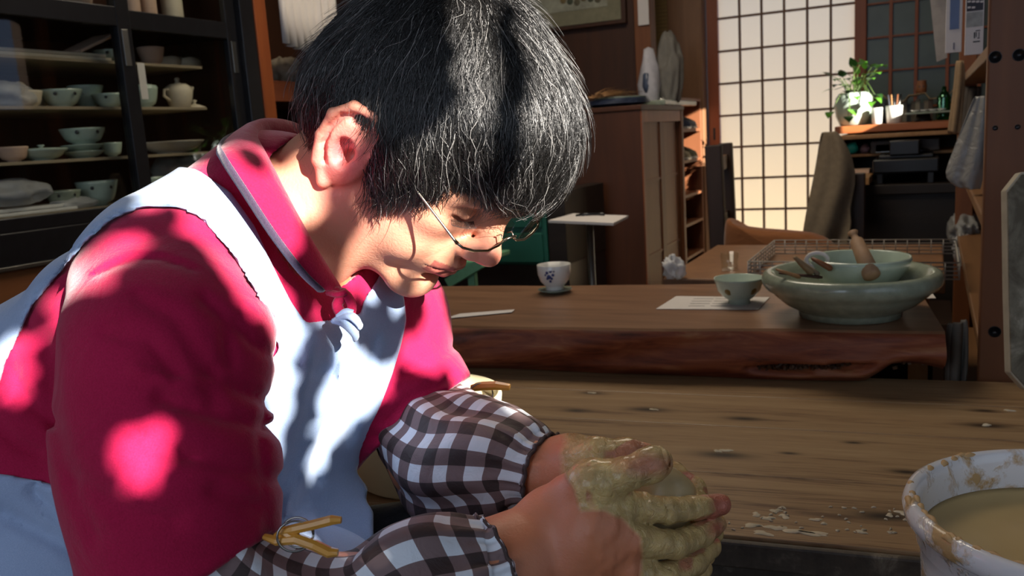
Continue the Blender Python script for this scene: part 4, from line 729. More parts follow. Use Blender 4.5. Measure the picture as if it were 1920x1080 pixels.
def near_arm(G):
    c = lambda pts, rs, k=.007: G.chain([PC(*p) for p in pts], rs, k)
    c([(760, 1120, .61), (880, 1100, .622), (960, 1065, .635), (1045, 1000, .648)], [.041, .038, .035, .030], .02)
    W = (1050, 995, .648)
    k = .013
    c([W, (1110, 940, .632), (1165, 950, .628)], [.029, .017, .0120], k)
    c([W, (1110, 985, .622), (1180, 1012, .620)], [.029, .020, .0125], k)
    c([W, (1100, 1020, .625), (1172, 1066, .622)], [.029, .020, .0120], k)
    c([W, (1080, 1050, .632), (1150, 1112, .630)], [.028, .019, .0115], k)
    c([W, (1100, 975, .65), (1150, 1010, .65)], [.026, .022, .018], k)
    kf = .0026
    c([(1165, 950, .628), (1250, 957, .640), (1308, 952, .655), (1349, 945, .668)], [.0118, .0098, .0090, .0082], kf)
    c([(1180, 1012, .620), (1264, 1022, .634), (1315, 1002, .656), (1342, 982, .674)], [.0122, .0102, .0092, .0083], kf)
    c([(1172, 1066, .622), (1248, 1082, .634), (1302, 1056, .658), (1332, 1024, .680)], [.0118, .0100, .0090, .0082], kf)
    c([(1150, 1112, .630), (1220, 1136, .640), (1280, 1106, .664), (1316, 1066, .684)], [.0110, .0092, .0084, .0076], kf)
    c([(1075, 935, .640), (1112, 905, .622), (1176, 888, .616), (1222, 872, .622), (1236, 866, .626)], [.020, .0150, .0106, .0114, .0100], .008)
    c([(1112, 908, .624), (1150, 945, .63)], [.014, .012], .012)
    G.ell(PC(1250, 861, .618), (.0035, .0075, .0075), None, .0015, 's')
    G.ell(PC(1247, 860, .6195), (.0026, .0070, .0070), None, .001)
    for (x, y, d, ang, L) in [(1252, 952, .630, 0, .006), (1306, 942, .645, 0, .005), (1178, 870, .604, 0, .006), (1268, 1016, .626, 0, .005), (1250, 1070, .628, 0, .005)]:
        for q in (-4, 0, 4): G.cone(PC(x+q, y-3, d), PC(x+q+5, y+16, d), .0006, .0006, .0012, 's')
    for q in range(7): G.cone(PC(1092+q*4, 868+q*3, .603), PC(1086+q*5, 925+q*4, .605), .0008, .0008, .0015, 's')
def far_arm(G):
    c = lambda pts, rs, k=.007: G.chain([PC(*p) for p in pts], rs, k)
    c([(880, 878, .77), (960, 882, .745), (1025, 884, .725), (1075, 878, .712)], [.035, .031, .026, .023], .015)
    W = (1075, 878, .712); k = .012
    c([W, (1130, 872, .715), (1190, 880, .728)], [.023, .017, .0125], k); c([W, (1130, 900, .72), (1200, 915, .735)], [.023, .018, .013], k)
    c([W, (1130, 925, .72), (1200, 950, .735)], [.022, .018, .012], k); c([W, (1120, 945, .715), (1190, 985, .73)], [.022, .017, .012], k)
    kf = .004
    c([(1190, 880, .728), (1262, 892, .722), (1300, 918, .708), (1308, 942, .696)], [.0125, .0112, .0100, .0088], kf)
    c([(1200, 915, .735), (1275, 930, .735), (1322, 965, .722), (1336, 1000, .71)], [.0125, .011, .010, .0088], kf)
    c([(1200, 950, .735), (1270, 975, .738), (1315, 1012, .722), (1322, 1042, .71)], [.012, .011, .0095, .0085], kf)
    c([(1190, 985, .73), (1250, 1020, .73), (1290, 1055, .718), (1300, 1082, .71)], [.011, .0098, .0088, .008], kf)
    c([(1080, 868, .695), (1120, 858, .682), (1176, 854, .680), (1212, 857, .684)], [.017, .0148, .0125, .0105], .008)
def hand_cols(V, near):
    px = 960 + FPX*V[:, 0]/-V[:, 2]; py = 540 - FPX*V[:, 1]/-V[:, 2]
    n = nz(V[:, 0], V[:, 1], V[:, 2], 70, 5, 4); n2 = nz(V[:, 0], V[:, 1], V[:, 2], 180, 9, 3)
    if near: e = -inpoly(px, py, [(1040, 780), (1045, 863), (1079, 922), (1089, 957), (1132, 960), (1164, 975), (1195, 1010), (1189, 1072), (1185, 1200), (1500, 1200), (1500, 780)])/9 + .3
    else: e = (px - 1035)/30
    w = np.clip(e + n*1.1, 0, 1)
    bare = np.clip((n2 + .25*n - .42)*4, 0, 1)*(px > 1100); tip = np.clip(1.1-np.hypot(px-1352, py-945)/26, 0, 1) if near else 0*px
    tip2 = np.clip(1.1-np.hypot(px-1345, py-990)/26, 0, 1) if near else 0*px
    th = np.clip(1.5-np.hypot((px-1215)/50, (py-872)/20), 0, 1)*.75 if near else np.clip(1.2 - np.hypot((px-1280)/30, (py-900)/20), 0, 1)*.6
    red = np.clip(bare*.8 + tip + tip2 + th, 0, 1)
    n4 = nz(V[:, 0], V[:, 1], V[:, 2], 330, 17, 3); C = HSK[None]*(1-w[:, None]) + CLAY[None]*w[:, None]*(1+.16*n2[:, None]+.14*n4[:, None]); C = C*(1-(red*w)[:, None]) + RED[None]*(red*w)[:, None]
    kn = np.clip(1-np.abs((px-1050)/60), 0, 1)[:, None]*.25; C = C*(1-kn) + np.array(s2l(186, 124, 108))*kn
    return np.clip(C, 0, 1), w*(.55 + .45*(1-red))
hv, hq, hc, hw = head()
Na, Nb_ = box_px(740, 820, 1390, 1190, .55, .73); nv, nq = arm_hand(Na, Nb_, near_arm)
Fa, Fb = box_px(850, 800, 1370, 1120, .64, .83); fv, fq = arm_hand(Fa, Fb, far_arm, .0013)
# clay relief on the wet hands
for V in (nv, fv):
    pass
# hidden core of the body so that the figure is whole
GC = Grid(*box_px(-60, 380, 960, 1560, .50, 1.12), .006)
cc = lambda pts, rs, k=.03: GC.chain([PC(*p) for p in pts], rs, k)
cc([(520, 455, .745), (470, 640, .79), (420, 860, .80), (320, 1150, .80), (300, 1280, .83)], [.06, .09, .088, .09, .10])
cc([(520, 455, .745), (320, 540, .68), (325, 860, .59), (350, 1080, .582), (600, 1150, .60), (900, 1095, .624)], [.05, .05, .045, .038, .036, .034], .02)
cc([(520, 455, .745), (700, 610, .90), (785, 800, .86), (810, 860, .82), (960, 882, .745)], [.05, .045, .042, .038, .028], .02)
cv, cq = GC.mesh()
Vs = [hv, nv, fv, cv]; Qs = [hq, nq, fq, cq]; off = np.cumsum([0]+[len(v) for v in Vs])
c1, w1 = hand_cols(nv, True); c2, w2 = hand_cols(fv, False)
body = mk('body', c2w(np.concatenate(Vs)), np.concatenate([q+o for q, o in zip(Qs, off)]), SKIN, person)
vcol(body, 'tone', np.concatenate([hc, c1, c2, np.tile(HSK, (len(cv), 1))]))
wv = np.concatenate([hw, w1, w2, np.zeros(len(cv))]); vcol(body, 'wet', np.stack([wv]*3, 1))
# --- shirt
BL, BH = box_px(-170, 210, 900, 1330, .52, 1.10); BH = BH + np.array([0, 0, .045])
def T_field():
    G = Grid(BL, BH, .0036)
    c = lambda pts, rs, k=.03: G.chain([PC(*p) for p in pts], rs, k)
    c([(352, 530, .70), (720, 600, .90)], [.069, .068], .02)
    c([(405, 640, .73), (572, 665, .83)], [.098, .092], .04)
    c([(330, 840, .75), (462, 880, .83)], [.104, .098], .05)
    c([(140, 792, .78), (280, 830, .86)], [.116, .112], .02)
    c([(210, 1090, .77), (340, 1110, .85)], [.118, .112], .05)
    c([(232, 628, .755), (150, 790, .78)], [.080, .112], .02)
    c([(338, 500, .69), (500, 405, .755)], [.058, .074], .025)
    c([(700, 580, .90), (560, 430, .78)], [.062, .072], .03)
    return G
def A_field(T):
    G = Grid(BL, BH, .0036); c = lambda pts, rs, k=.03: G.chain([PC(*p) for p in pts], rs, k)
    c([(308, 550, .655), (322, 670, .615), (300, 795, .60), (326, 885, .588), (345, 1080, .585)], [.067, .0705, .0665, .0685, .066], .02)
    c([(712, 620, .92), (760, 745, .875), (795, 820, .86)], [.064, .065, .068], .02)
    return G
T = T_field(); A = A_field(T)
X, Y, Z = T.coordsF(); DD = -Z
PX = (960 + FPX*X/DD).astype(np.float32)*np.ones_like(T.F); PY = (540 - FPX*Y/DD).astype(np.float32)*np.ones_like(T.F)
def crease(F, pts, w, amp, front=None):
    m = np.abs(F) < .03
    if front is not None: m &= np.broadcast_to(DD, F.shape) < front
    ii = np.nonzero(m); x, y = PX[ii], PY[ii]; d = np.full(x.shape, 1e9, np.float32)
    for i in range(len(pts)-1):
        x0, y0 = pts[i]; x1, y1 = pts[i+1]; ex, ey = x1-x0, y1-y0; t = np.clip(((x-x0)*ex+(y-y0)*ey)/(ex*ex+ey*ey), 0, 1); d = np.minimum(d, np.hypot(x-x0-t*ex, y-y0-t*ey))
    F[ii] += amp*np.exp(-(d/w)**2)
# hems: near sleeve ends in front of the elbow, far sleeve likewise
def plane_cut(F, a, b, c, side):
    a, b, c = PC(*a), PC(*b), PC(*c); n = np.cross(b-a, c-a); n /= np.linalg.norm(n)
    if n@(PC(*side)-a) < 0: n = -n
    return np.maximum(F, (X-a[0])*n[0] + (Y-a[1])*n[1] + (Z-a[2])*n[2])
isfar = np.broadcast_to((PX > 600) & (DD > .8), A.F.shape)
An = np.where(isfar, 1, A.F); Af = np.where(isfar, A.F, 1)
An = plane_cut(An, (405, 1074, .56), (516, 1002, .56), (460, 1040, .66), (500, 1150, .6))
Af = plane_cut(Af, (680, 862, .86), (868, 716, .86), (770, 795, .95), (860, 880, .86))
def sm(a, b, k): h = np.maximum(k-np.abs(a-b), 0)/k; return np.minimum(a, b) - h*h*k*.25
Ff = sm(sm(T.F, An, .022), Af, .02); F0 = Ff.copy()
Ff = Ff + .0016*nz(X, Y, Z, 26, 11, 3)*np.ones_like(Ff) + .0006*nz(X, Y*.6, Z, 75, 12, 2)
for pts, w, amp in [([(88, 640), (98, 720), (112, 820), (135, 905), (180, 1010)], 16, .003), ([(522, 640), (520, 700), (500, 760), (486, 820), (492, 880)], 9, .004),
                    ([(180, 515), (230, 492), (290, 483), (350, 500), (362, 506)], 6, .0035), ([(440, 610), (470, 640), (505, 665), (550, 690)], 11, .005), ([(395, 700), (450, 730), (500, 752), (550, 770)], 12, .005),
                    ([(300, 745), (380, 775), (470, 795), (545, 812)], 14, .0055), ([(250, 690), (330, 720), (420, 712)], 12, -.004), ([(340, 850), (420, 872), (500, 892), (550, 905)], 14, .005), ([(400, 920), (450, 940), (480, 950)], 12, .004), ([(380, 560), (420, 600), (430, 680)], 11, .005), ([(200, 620), (280, 640), (330, 700)], 14, .004), ([(240, 800), (290, 840), (350, 860)], 14, .004),
                    ([(150, 900), (240, 960), (330, 975)], 18, .004), ([(20, 690), (60, 760), (110, 800)], 12, .004), ([(-20, 780), (30, 830), (70, 850)], 12, .004), ([(725, 790), (770, 745), (850, 705)], 9, .004),
                    ([(700, 820), (760, 800), (830, 740)], 8, .003), ([(745, 700), (800, 690), (850, 650)], 9, .003), ([(260, 560), (330, 600), (380, 680), (400, 760)], 16, .003), ([(490, 905), (500, 960), (502, 1000)], 7, .002)]:
    crease(Ff, pts, w, amp, .92)
nG = Grid(BL, BH, .0036); nG.chain([PC(*p) for p in [(700, 330, .74), (588, 405, .735), (540, 445, .745), (500, 500, .75)]], [.062, .063, .062, .05], 0)
Fs = np.maximum(Ff, -nG.F); SHIRT_PENDING = True
slit = inpoly(PX[:, :, 0:1], PY[:, :, 0:1], [(0, 0), (1, 1), (1, 0)]) if False else None
def catmull(pts, n):
    p = np.array(pts, float); p = np.concatenate([[2*p[0]-p[1]], p, [2*p[-1]-p[-2]]]); out = []; m = len(p)-3
    for i in range(n):
        t = i/(n-1)*m; k = min(int(t), m-1); u = t-k; a, b, c, d = p[k:k+4]
        out.append(.5*((2*b) + (c-a)*u + (2*a-5*b+4*c-d)*u*u + (3*b-a-3*c+d)*u**3))
    return np.array(out)
# --- apron: a cloth layer lying on the shirt, cut to its outline
apx = [(-220, 700), (-150, 600), (-60, 540), (0, 500), (60, 440), (120, 380), (200, 330), (260, 312), (310, 308), (370, 318), (432, 360), (478, 425), (505, 485), (545, 565), (573, 605), (640, 598), (676, 588), (684, 560), (700, 536), (722, 500), (745, 520), (758, 560), (762, 602),
       (751, 650), (736, 700), (714, 760), (694, 820), (676, 862), (662, 900), (700, 960), (700, 1400), (-300, 1400), (-300, 885), (0, 888), (70, 900), (135, 918), (200, 930), (330, 930), (440, 930), (470, 880), (440, 800), (470, 720), (524, 655), (506, 600), (472, 535), (430, 468), (376, 408), (330, 388), (270, 388), (210, 412), (160, 455), (110, 515), (60, 575), (40, 620), (10, 680), (0, 720), (-80, 800), (-200, 900)]
# base field: torso without the arms low down, whole shirt on the shoulder
wgt = np.clip((PY-560)/80, 0, 1); TT = T.F + .0016*nz(X, Y, Z, 26, 11, 3)
legs = Grid(BL, BH, .0036)
for pts, rs in (([(230, 1190, .78), (560, 1190, .70)], [.10, .085]), ([(320, 1180, .86), (600, 1075, .84), (860, 1050, .84)], [.10, .082, .066])): legs.chain([PC(*p) for p in pts], rs, .03)
B = Ff*(1-wgt) + TT*wgt; B = sm(B, legs.F, .04)
for pts, w, amp in [([(650, 690), (600, 800), (560, 900), (540, 960)], 14, -.006), ([(590, 640), (560, 760), (520, 900)], 16, -.005), ([(700, 640), (680, 740), (650, 820)], 12, .005), ([(540, 620), (600, 640), (680, 625)], 5, .002), ([(520, 700), (560, 690), (620, 700)], 9, .003), ([(628, 660), (622, 760), (590, 860), (600, 900)], 7, .005), ([(560, 610), (556, 680)], 5, .003), ([(0, 960), (80, 1000), (150, 1040)], 16, .005), ([(60, 920), (120, 980), (180, 1060)], 12, .004)]:
    crease(B, pts, w, amp, .95)
ii = np.nonzero(np.abs(B) < .03); pd = np.full(B.shape, 1.0, np.float32)
lowp = [(-300, 885), (0, 888), (70, 900), (135, 918), (300, 930), (560, 965), (640, 905), (664, 880), (690, 915), (672, 1000), (672, 1400), (-300, 1400)]
q1 = inpoly(PX[ii], PY[ii], apx); q2 = inpoly(PX[ii], PY[ii], lowp); dep = np.broadcast_to(DD, B.shape)[ii]
q1 = np.maximum(q1/FPX*dep, (dep - np.where(PX[ii] < 400, .80, .97))); q2 = q2/FPX*dep
pd[ii] = np.minimum(q1, q2)
Fap = np.maximum(np.maximum(B - .0045, -(B + .013)), pd)
msk = (pd < -.006) & (((PX > 500) & (PY > 560) & (An > .008)) | ((PX < 150) & (PY > 905))) & (B > -.03); Fs = np.where(msk & (An > .03), np.maximum(Fs, B + .004), Fs); reg = (PX > 488) & (PX < 560) & (PY > 600) & (An <= .03) & (DD < .8); Fs = np.where(reg, np.minimum(An + Ff - F0, np.maximum(B, T.F) + .004), Fs)
V, Q = nets(Fs, T.lo, T.res); V = relax(V, Q, 2); shirt = mk('polo_shirt', c2w(V), Q, POLO, person)
V, Q = nets(Fap, T.lo, T.res); V = relax(V, Q, 6)
apron = mk('apron', c2w(V), Q, APR, person)
tk = MB()
for a in ([(640, 598, .682), (655, 592, .676), (668, 600, .676), (676, 612, .68)], [(632, 600, .682), (648, 606, .676), (664, 622, .678), (668, 634, .682)], [(640, 592, .684), (650, 584, .680), (662, 586, .680)]): tk.tube([c2w(p) for p in catmull([PC(*q) for q in a], 14)], np.linspace(.0065, .0045, 14), 10, flat=.5)
tk.obj('apron_tie', APR, apron, True)
# trousers
GT = Grid(*box_px(100, 900, 1150, 2000, .55, 1.15), .006)
kn1, kn2 = PC(620, 1200, .70), PC(870, 1060, .84); dn = -M3[2]
for hip, kn in ((PC(230, 1200, .79), kn1), (PC(320, 1190, .87), kn2)):
    GT.chain([hip, kn], [.098, .070], .03); GT.chain([kn, kn + dn*.30 + np.array([-.05, 0, 0]), kn + dn*.56 + np.array([-.09, 0, 0])], [.066, .055, .045], .02)
V, Q = GT.mesh(); mk('trousers', c2w(V), Q, BLACKC, person)
for kn in (kn1, kn2):
    ft = c2w(kn + dn*.60 + np.array([-.09, 0, 0])); ft[2] = 0
    s = np.array([.75, .5, 0]); s /= np.linalg.norm(s); mb = MB()
    mb.tube([ft + (0, 0, .075), ft + s*.02 + (0, 0, .055), ft + s*.09 + (0, 0, .042), ft + s*.16 + (0, 0, .034), ft + s*.185 + (0, 0, .03)], [.040, .045, .04, .033, .012], 14); mb.obj('shoe', BLACKC, person, True)
# --- sleeve covers
def sleeve_cover(pts, seed, label):
    q = catmull([list(PC(*p[:3])) + [p[3]] for p in pts], 110); n = 150; V = []; UV = []
    c = q[:, :3]; r = q[:, 3]; L = np.concatenate([[0], np.cumsum(np.linalg.norm(np.diff(c, axis=0), axis=1))]); tot = L[-1]
    up = np.array([0, 1., 0]); th = np.arange(n)/n*2*np.pi; rg = np.random.default_rng(seed); ph = rg.uniform(0, 6.28, 8)
    for i in range(len(c)):
        t = c[min(i+1, len(c)-1)] - c[max(i-1, 0)]; t /= np.linalg.norm(t); up = up - t*(up@t); up /= np.linalg.norm(up); w = np.cross(t, up)
        e = math.exp(-((tot-L[i])/.022)**2) + .6*math.exp(-(L[i]/.03)**2)
        gat = .038*e*(np.sin(19*th+ph[0]) + .5*np.sin(31*th+ph[1])) + (.035*np.sin(4*th+ph[2]+L[i]*9) + .03*np.sin(7*th + ph[3] - L[i]*22) + .022*np.sin(11*th+ph[4]+L[i]*12))*(1-.5*e)
        tw = .035*np.sin(3*th + ph[5] + 55*L[i])*(1-e); rr = r[i]*(1+gat+tw)
        sh = .004*np.sin(5*th+ph[6])*(1-e)
        V.append(c[i] + rr[:, None]*(np.cos(th)[:, None]*up + np.sin(th)[:, None]*w) + sh[:, None]*t)
    V = np.concatenate(V); F = []
    R = len(c); a = np.arange(n); F = np.concatenate([np.stack([i*n+a, i*n+(a+1) % n, (i+1)*n+(a+1) % n, (i+1)*n+a], 1) for i in range(R-1)])
    o = mk('sleeve_cover', c2w(V), F, GING, person, label=label)
    uv = o.data.uv_layers.new(name='UVMap'); chk = .0255; K = round(2*np.pi*.052/chk)
    arr = np.zeros((len(F), 4, 2), np.float32)
    for j, (di, dk) in enumerate(((0, 0), (0, 1), (1, 1), (1, 0))):
        i = F[:, 0]//n; k = F[:, 0] % n; arr[:, j, 0] = L[i+di]/chk; arr[:, j, 1] = (k+dk)/n*K
    uv.data.foreach_set('uv', arr.ravel())
    md = o.modifiers.new('s', 'SOLIDIFY'); md.thickness = .0015
    # elastic hem at the wrist
    rim = c2w(V[(R-2)*n:(R-1)*n]); cen = rim.mean(0); rim = cen + (rim-cen)*.97
    MB().tube([rim[k] for k in range(0, n, 2)] + [rim[0]], .0016, 6).obj('cuff_hem', CREAMSTITCH, o, True)
    return o
sleeve_cover([(330, 1020, .585, .055), (430, 1125, .585, .053), (560, 1162, .592, .0455), (680, 1152, .602, .0440), (780, 1112, .610, .0535), (850, 1095, .617, .0500), (900, 1082, .623, .0430), (912, 1080, .624, .0405), (922, 1076, .626, .0440)], 3, 'brown and white gingham sleeve cover on the near arm')
sleeve_cover([(790, 792, .87, .050), (826, 836, .835, .060), (872, 868, .79, .0605), (935, 872, .757, .0540), (980, 876, .740, .0440), (1004, 883, .731, .0335), (1014, 886, .728, .0322), (1024, 889, .725, .0355)], 8, 'brown and white gingham sleeve cover on the far arm')
# --- collar
def strip(rows, name, mat, parent, th=.0024, n=60, label=None):
    R = [catmull([PC(*p) for p in r], n) for r in rows]; V = np.concatenate(R); F = []
    for i in range(len(R)-1):
        for k in range(n-1): F.append((i*n+k, i*n+k+1, (i+1)*n+k+1, (i+1)*n+k))
    o = mk(name, c2w(V), F, mat, parent, label=label); md = o.modifiers.new('s', 'SOLIDIFY'); md.thickness = th; md.offset = 0
    sb = o.modifiers.new('b', 'SUBSURF'); sb.levels = 1; sb.render_levels = 1; return o, R
fold = [(642, 536, .700), (612, 482, .680), (578, 420, .670), (545, 355, .672), (515, 292, .685), (487, 240, .715), (500, 220, .755), (545, 232, .800), (590, 262, .825), (640, 330, .835), (680, 420, .825), (700, 490, .800), (704, 530, .775)]
inner = [(640, 548, .710), (600, 505, .695), (562, 445, .690), (528, 385, .692), (500, 330, .700), (482, 290, .725), (500, 275, .765), (545, 280, .80), (590, 300, .820), (635, 355, .828), (672, 440, .82), (692, 505, .80), (694, 545, .775)]
mid = [(622, 548, .684), (590, 505, .662), (540, 430, .652), (492, 350, .650), (455, 290, .655), (446, 252, .700), (475, 226, .765), (540, 222, .825), (600, 255, .850), (655, 330, .855), (698, 420, .840), (716, 495, .815), (716, 545, .785)]
outer = [(602, 545, .676), (566, 510, .655), (512, 440, .640), (458, 358, .638), (418, 296, .645), (412, 276, .685), (440, 255, .765), (520, 240, .840), (600, 270, .870), (668, 340, .870), (712, 420, .855), (730, 500, .825), (726, 560, .790)]
collar, R = strip([inner, fold, mid, outer], 'collar', POLO_D, person)
edge = R[3]; MB().tube([c2w(p) for p in edge[:34]], [.0042]*34, 8, flat=.45).obj('collar_trim', TRIM, collar, True, label='grey lavender edge band')
# ties and placket at the throat
mbk = MB()
for a in ([(628, 542, .69), (640, 556, .684), (632, 572, .682), (640, 590, .684)], [(640, 545, .69), (652, 556, .685), (660, 575, .683), (655, 600, .683)], [(618, 548, .688), (634, 552, .682), (648, 548, .684)]):
    mbk.tube([c2w(p) for p in catmull([PC(*q) for q in a], 12)], [.0045]*12, 8, flat=.6)
mbk.obj('placket', POLO_D, person, True)
# --- spectacles
sp = MB(); hm = lambda *p: c2w(h2c(np.array(p)/1000))
spec = mk('spectacles', *(lambda m: (m.v, m.f))(MB().tube([hm(*p) for p in [(108, 16, 69), (112, 14.5, 64), (116, 12.5, 50), (119, 12, 32), (118.5, 14, 16), (117, 17, 9)]], .0011, 8).tube([hm(*p) for p in [(108, 16, -69), (112, 14.5, -64), (116, 12.5, -50), (119, 12, -32), (118.5, 14, -16), (117, 17, -9)]], .0011, 8)
          .tube([hm(*p) for p in [(117, 17, 9), (118, 21, 5), (118.5, 22, 0), (118, 21, -5), (117, 17, -9)]], .0010, 8)), METAL, person, label='thin metal spectacles low on the nose')
for s in (1, -1):
    MB().tube([hm(*p) for p in [(108, 16, 69*s), (104, 17, 71*s), (60, 21, 76*s), (15, 27, 80*s), (2, 30, 80*s), (-10, 22, 82*s), (-18, 5, 80*s)]], [.0016, .0011, .0009, .0010, .0013, .0016, .0014], 8).obj('temple_arm', METAL, spec, True)
    MB().tube([hm(*p) for p in [(117, 17, 9*s), (112, 19, 9.5*s), (110, 15, 9*s)]], .0006, 6).obj('nose_pad_wire', METAL, spec, True)
    lp = [(111.5, 15, 62), (115.5, 13.2, 50), (118.5, 12.6, 32), (118, 15, 16), (117.5, 24, 11), (115, 37, 14), (112, 42, 26), (108.5, 42, 46), (106.5, 36, 60), (108, 24, 65)]
    MB().prism([hm(a, b, c*s) for a, b, c in lp], M3 @ (HM[:, 0]*.0012)).obj('lens', LENS, spec, False)
# --- lashes and brows
lm = MB()
for s in (1, -1):
    for i in range(26):
        t = i/25; r0 = 20 + 26*t; f0 = 90.5 - 7*t**2; a = np.array((f0, 12.5, r0*s)); lm.tube([hm(*a), hm(*(a + (4, -2.4, 1.5*t*s))), hm(*(a + (6.5, -1.6, 2*t*s)))], [.00028, .0002, .0001], 4)
lm.obj('eyelashes', LASH, person, True, kind='stuff')
bm_ = MB()
for s in (1, -1):
    for i in range(170):
        t = random.random(); r0 = 12 + 34*t; a = np.array((99.5 - .0075*r0*r0 + random.uniform(-1, 1), 37 + 3*math.sin(t*3) + random.uniform(-3, 3), r0*s)); d = np.array((-.5-2*t, random.uniform(-.5, 1.5), 6*s)); bm_.tube([hm(*a), hm(*(a+d*.5+(.6, 0, 0))), hm(*(a+d))], [.00022, .0002, .0001], 3)
bm_.obj('eyebrows', LASH, person, True, kind='stuff')
# --- hair
HG = Grid((-.16, -.08, -.12), (.16, .19, .12), .003); mm = .001
def HE(c, r, k=.02): HG.ell(np.array(c)*mm, np.array(r)*mm, None, k)
HE((-6, 52, 0), (105, 101, 86)); HE((52, 80, 0), (60, 53, 70)); HE((80, 64, 0), (32, 24, 54)); HE((-80, 10, 0), (34, 52, 56))
for s in (1, -1): HE((18, 32, 60*s), (48, 36, 26)); HE((-45, 10, 55*s), (42, 45, 26)); HE((28, 2, 68*s), (15, 24, 11), .012)
hx, hy, hz = HG.coordsF()
line = np.interp(hx*1000, [-125, -80, -48, -30, -16, 0, 12, 18, 34, 46, 66, 84, 125], [-46, -44, -34, -2, 34, 44, 36, -10, -14, 6, 36, 47, 50])*.001
line = line + .003*nz(hx, hy, hz, 130, 4, 2)
cut = (line - hy)*.75
HF = np.maximum(HG.F, cut)
HV, HQ = nets(HF, HG.lo, HG.res); HV = relax(HV, HQ, 2)
HAIRB = plain('hair_mass', (.006, .006, .007), .5, 0, .3, 200, .6, .3)
hs = mk('hair', c2w(h2c(HV)), HQ, HAIRB, person)
def samp(Gd, F, p):
    q = (p - Gd.lo)/Gd.res; q = np.clip(q, 0, np.array(F.shape) - 1.001); i = q.astype(int); f = q - i; out = 0
    for dx in (0, 1):
        for dy in (0, 1):
            for dz in (0, 1):
                out = out + F[i[:, 0]+dx, i[:, 1]+dy, i[:, 2]+dz]*(f[:, 0] if dx else 1-f[:, 0])*(f[:, 1] if dy else 1-f[:, 1])*(f[:, 2] if dz else 1-f[:, 2])
    return out
def grad(Gd, F, p, e=.004):
    g = np.stack([samp(Gd, F, p + np.eye(3)[i]*e) - samp(Gd, F, p - np.eye(3)[i]*e) for i in range(3)], 1); return g/(np.linalg.norm(g, axis=1, keepdims=True)+1e-9)
HX, HY_, HZ = np.meshgrid(*HG.ax, indexing='ij') if False else (None, None, None)
def strands(n, K, lmin, lmax, seed, hmin, hmax, rad, grey, lift=0.0, name='hair_strands'):
    rg = np.random.default_rng(seed); ids = rg.integers(0, len(HV), n*2); p = HV[ids] + rg.normal(0, .0015, (n*2, 3)); g0 = samp(HG, HG.F, p)
    ln = np.interp(p[:, 0]*1000, [-125, -80, -48, -30, -16, 0, 12, 18, 34, 46, 66, 84, 125], [-46, -44, -34, -2, 34, 44, 36, -10, -14, 6, 36, 47, 50])*.001
    ok = (np.abs(g0) < .006) & (p[:, 1] > ln + .002); p = p[ok][:n]; n = len(p)
    L = rg.uniform(lmin, lmax, n); off = rg.uniform(hmin, hmax, n); Wh = np.array([-.052, .145, .012]); curl = rg.normal(0, .55, n); phs = rg.uniform(0, 6.28, n); freq = rg.uniform(2, 6, n)
    jit = rg.normal(0, .16, (n, 3)); out = [p.copy()]; free = np.zeros(n, bool); d = None; grav = np.array([.767, -.64, 0])
    for k in range(K):
        nrm = grad(HG, HG.F, p); w = p - Wh; w[:, 0] += .015; gg = grav[None]*.55*np.clip((p[:, 0:1]+.02)/.06, 0, 1)
        t = w/(np.linalg.norm(w, axis=1, keepdims=True)) + gg + jit; side = np.abs(p[:, 2]) > .045
        t[:, 0] += np.where(side & (p[:, 1] < .07), .35, 0); t[:, 1] -= np.where(side, .45, .0)
        t = t - nrm*(t*nrm).sum(1, keepdims=True); t /= np.linalg.norm(t, axis=1, keepdims=True)+1e-9
        b = np.cross(nrm, t); t = t + b*(curl*np.sin(phs + freq*k/K*2.2))[:, None]*.8; t /= np.linalg.norm(t, axis=1, keepdims=True)
        lnn = np.interp(p[:, 0]*1000, [-125, -80, -48, -30, -16, 0, 12, 18, 34, 46, 66, 84, 125], [-46, -44, -34, -2, 34, 44, 36, -10, -14, 6, 36, 47, 50])*.001
        free |= p[:, 1] < lnn - .001
        if d is None: d = t
        d = np.where(free[:, None], d*.9 + np.array([-.05, -.10, 0])[None], t); d /= np.linalg.norm(d, axis=1, keepdims=True)
        step = L/K; step = np.where(free, step*.45, step); p = p + d*step[:, None]
        o = off*(np.sin(np.pi*min((k+1)/K, 1)*.6)) + lift*((k+1)/K)**2; s = samp(HG, HG.F, p); nn = grad(HG, HG.F, p); corr = np.where(free, 0, o - s)
        p = p + nn*np.clip(corr, -.004, .004)[:, None]; out.append(p.copy())
    P3 = np.stack(out, 1)                                            # n, K+1, 3
    T3 = np.gradient(P3, axis=1); T3 /= np.linalg.norm(T3, axis=2, keepdims=True)+1e-9
    ref = rg.normal(size=(n, 1, 3)); U = np.cross(T3, ref); U /= np.linalg.norm(U, axis=2, keepdims=True)+1e-9; Bn = np.cross(T3, U)
    taper = np.linspace(1, .25, K+1)[None, :, None]*rad*rg.uniform(.6, 1.3, (n, 1, 1)); V = np.stack([P3 + taper*(math.cos(a)*U + math.sin(a)*Bn) for a in (0, 2.094, 4.189)], 2)   # n,K+1,3sides,3
    base = (np.arange(n)*(K+1)*3)[:, None, None] + (np.arange(K)*3)[None, :, None]; s = np.arange(3)[None, None, :]; s1 = (s+1) % 3
    F = np.stack([base+s, base+s1, base+s1+3, base+s+3], -1).reshape(-1, 4)
    o = mk(name, c2w(h2c(V.reshape(-1, 3))), F, HAIR, hs, kind='stuff')
    gr = rg.random(n) < grey; c = np.where(gr[:, None], rg.uniform(.08, .40, (n, 1))*np.array([1, .96, .92]), rg.uniform(.003, .010, (n, 1))*np.array([1.1, 1, .95]))
    vcol(o, 'tone', np.repeat(c, (K+1)*3, axis=0)); return o
strands(17000, 10, .040, .085, 1, .0006, .0036, .00034, .035)
strands(1800, 12, .03, .07, 2, .002, .007, .00024, .25, lift=.005)
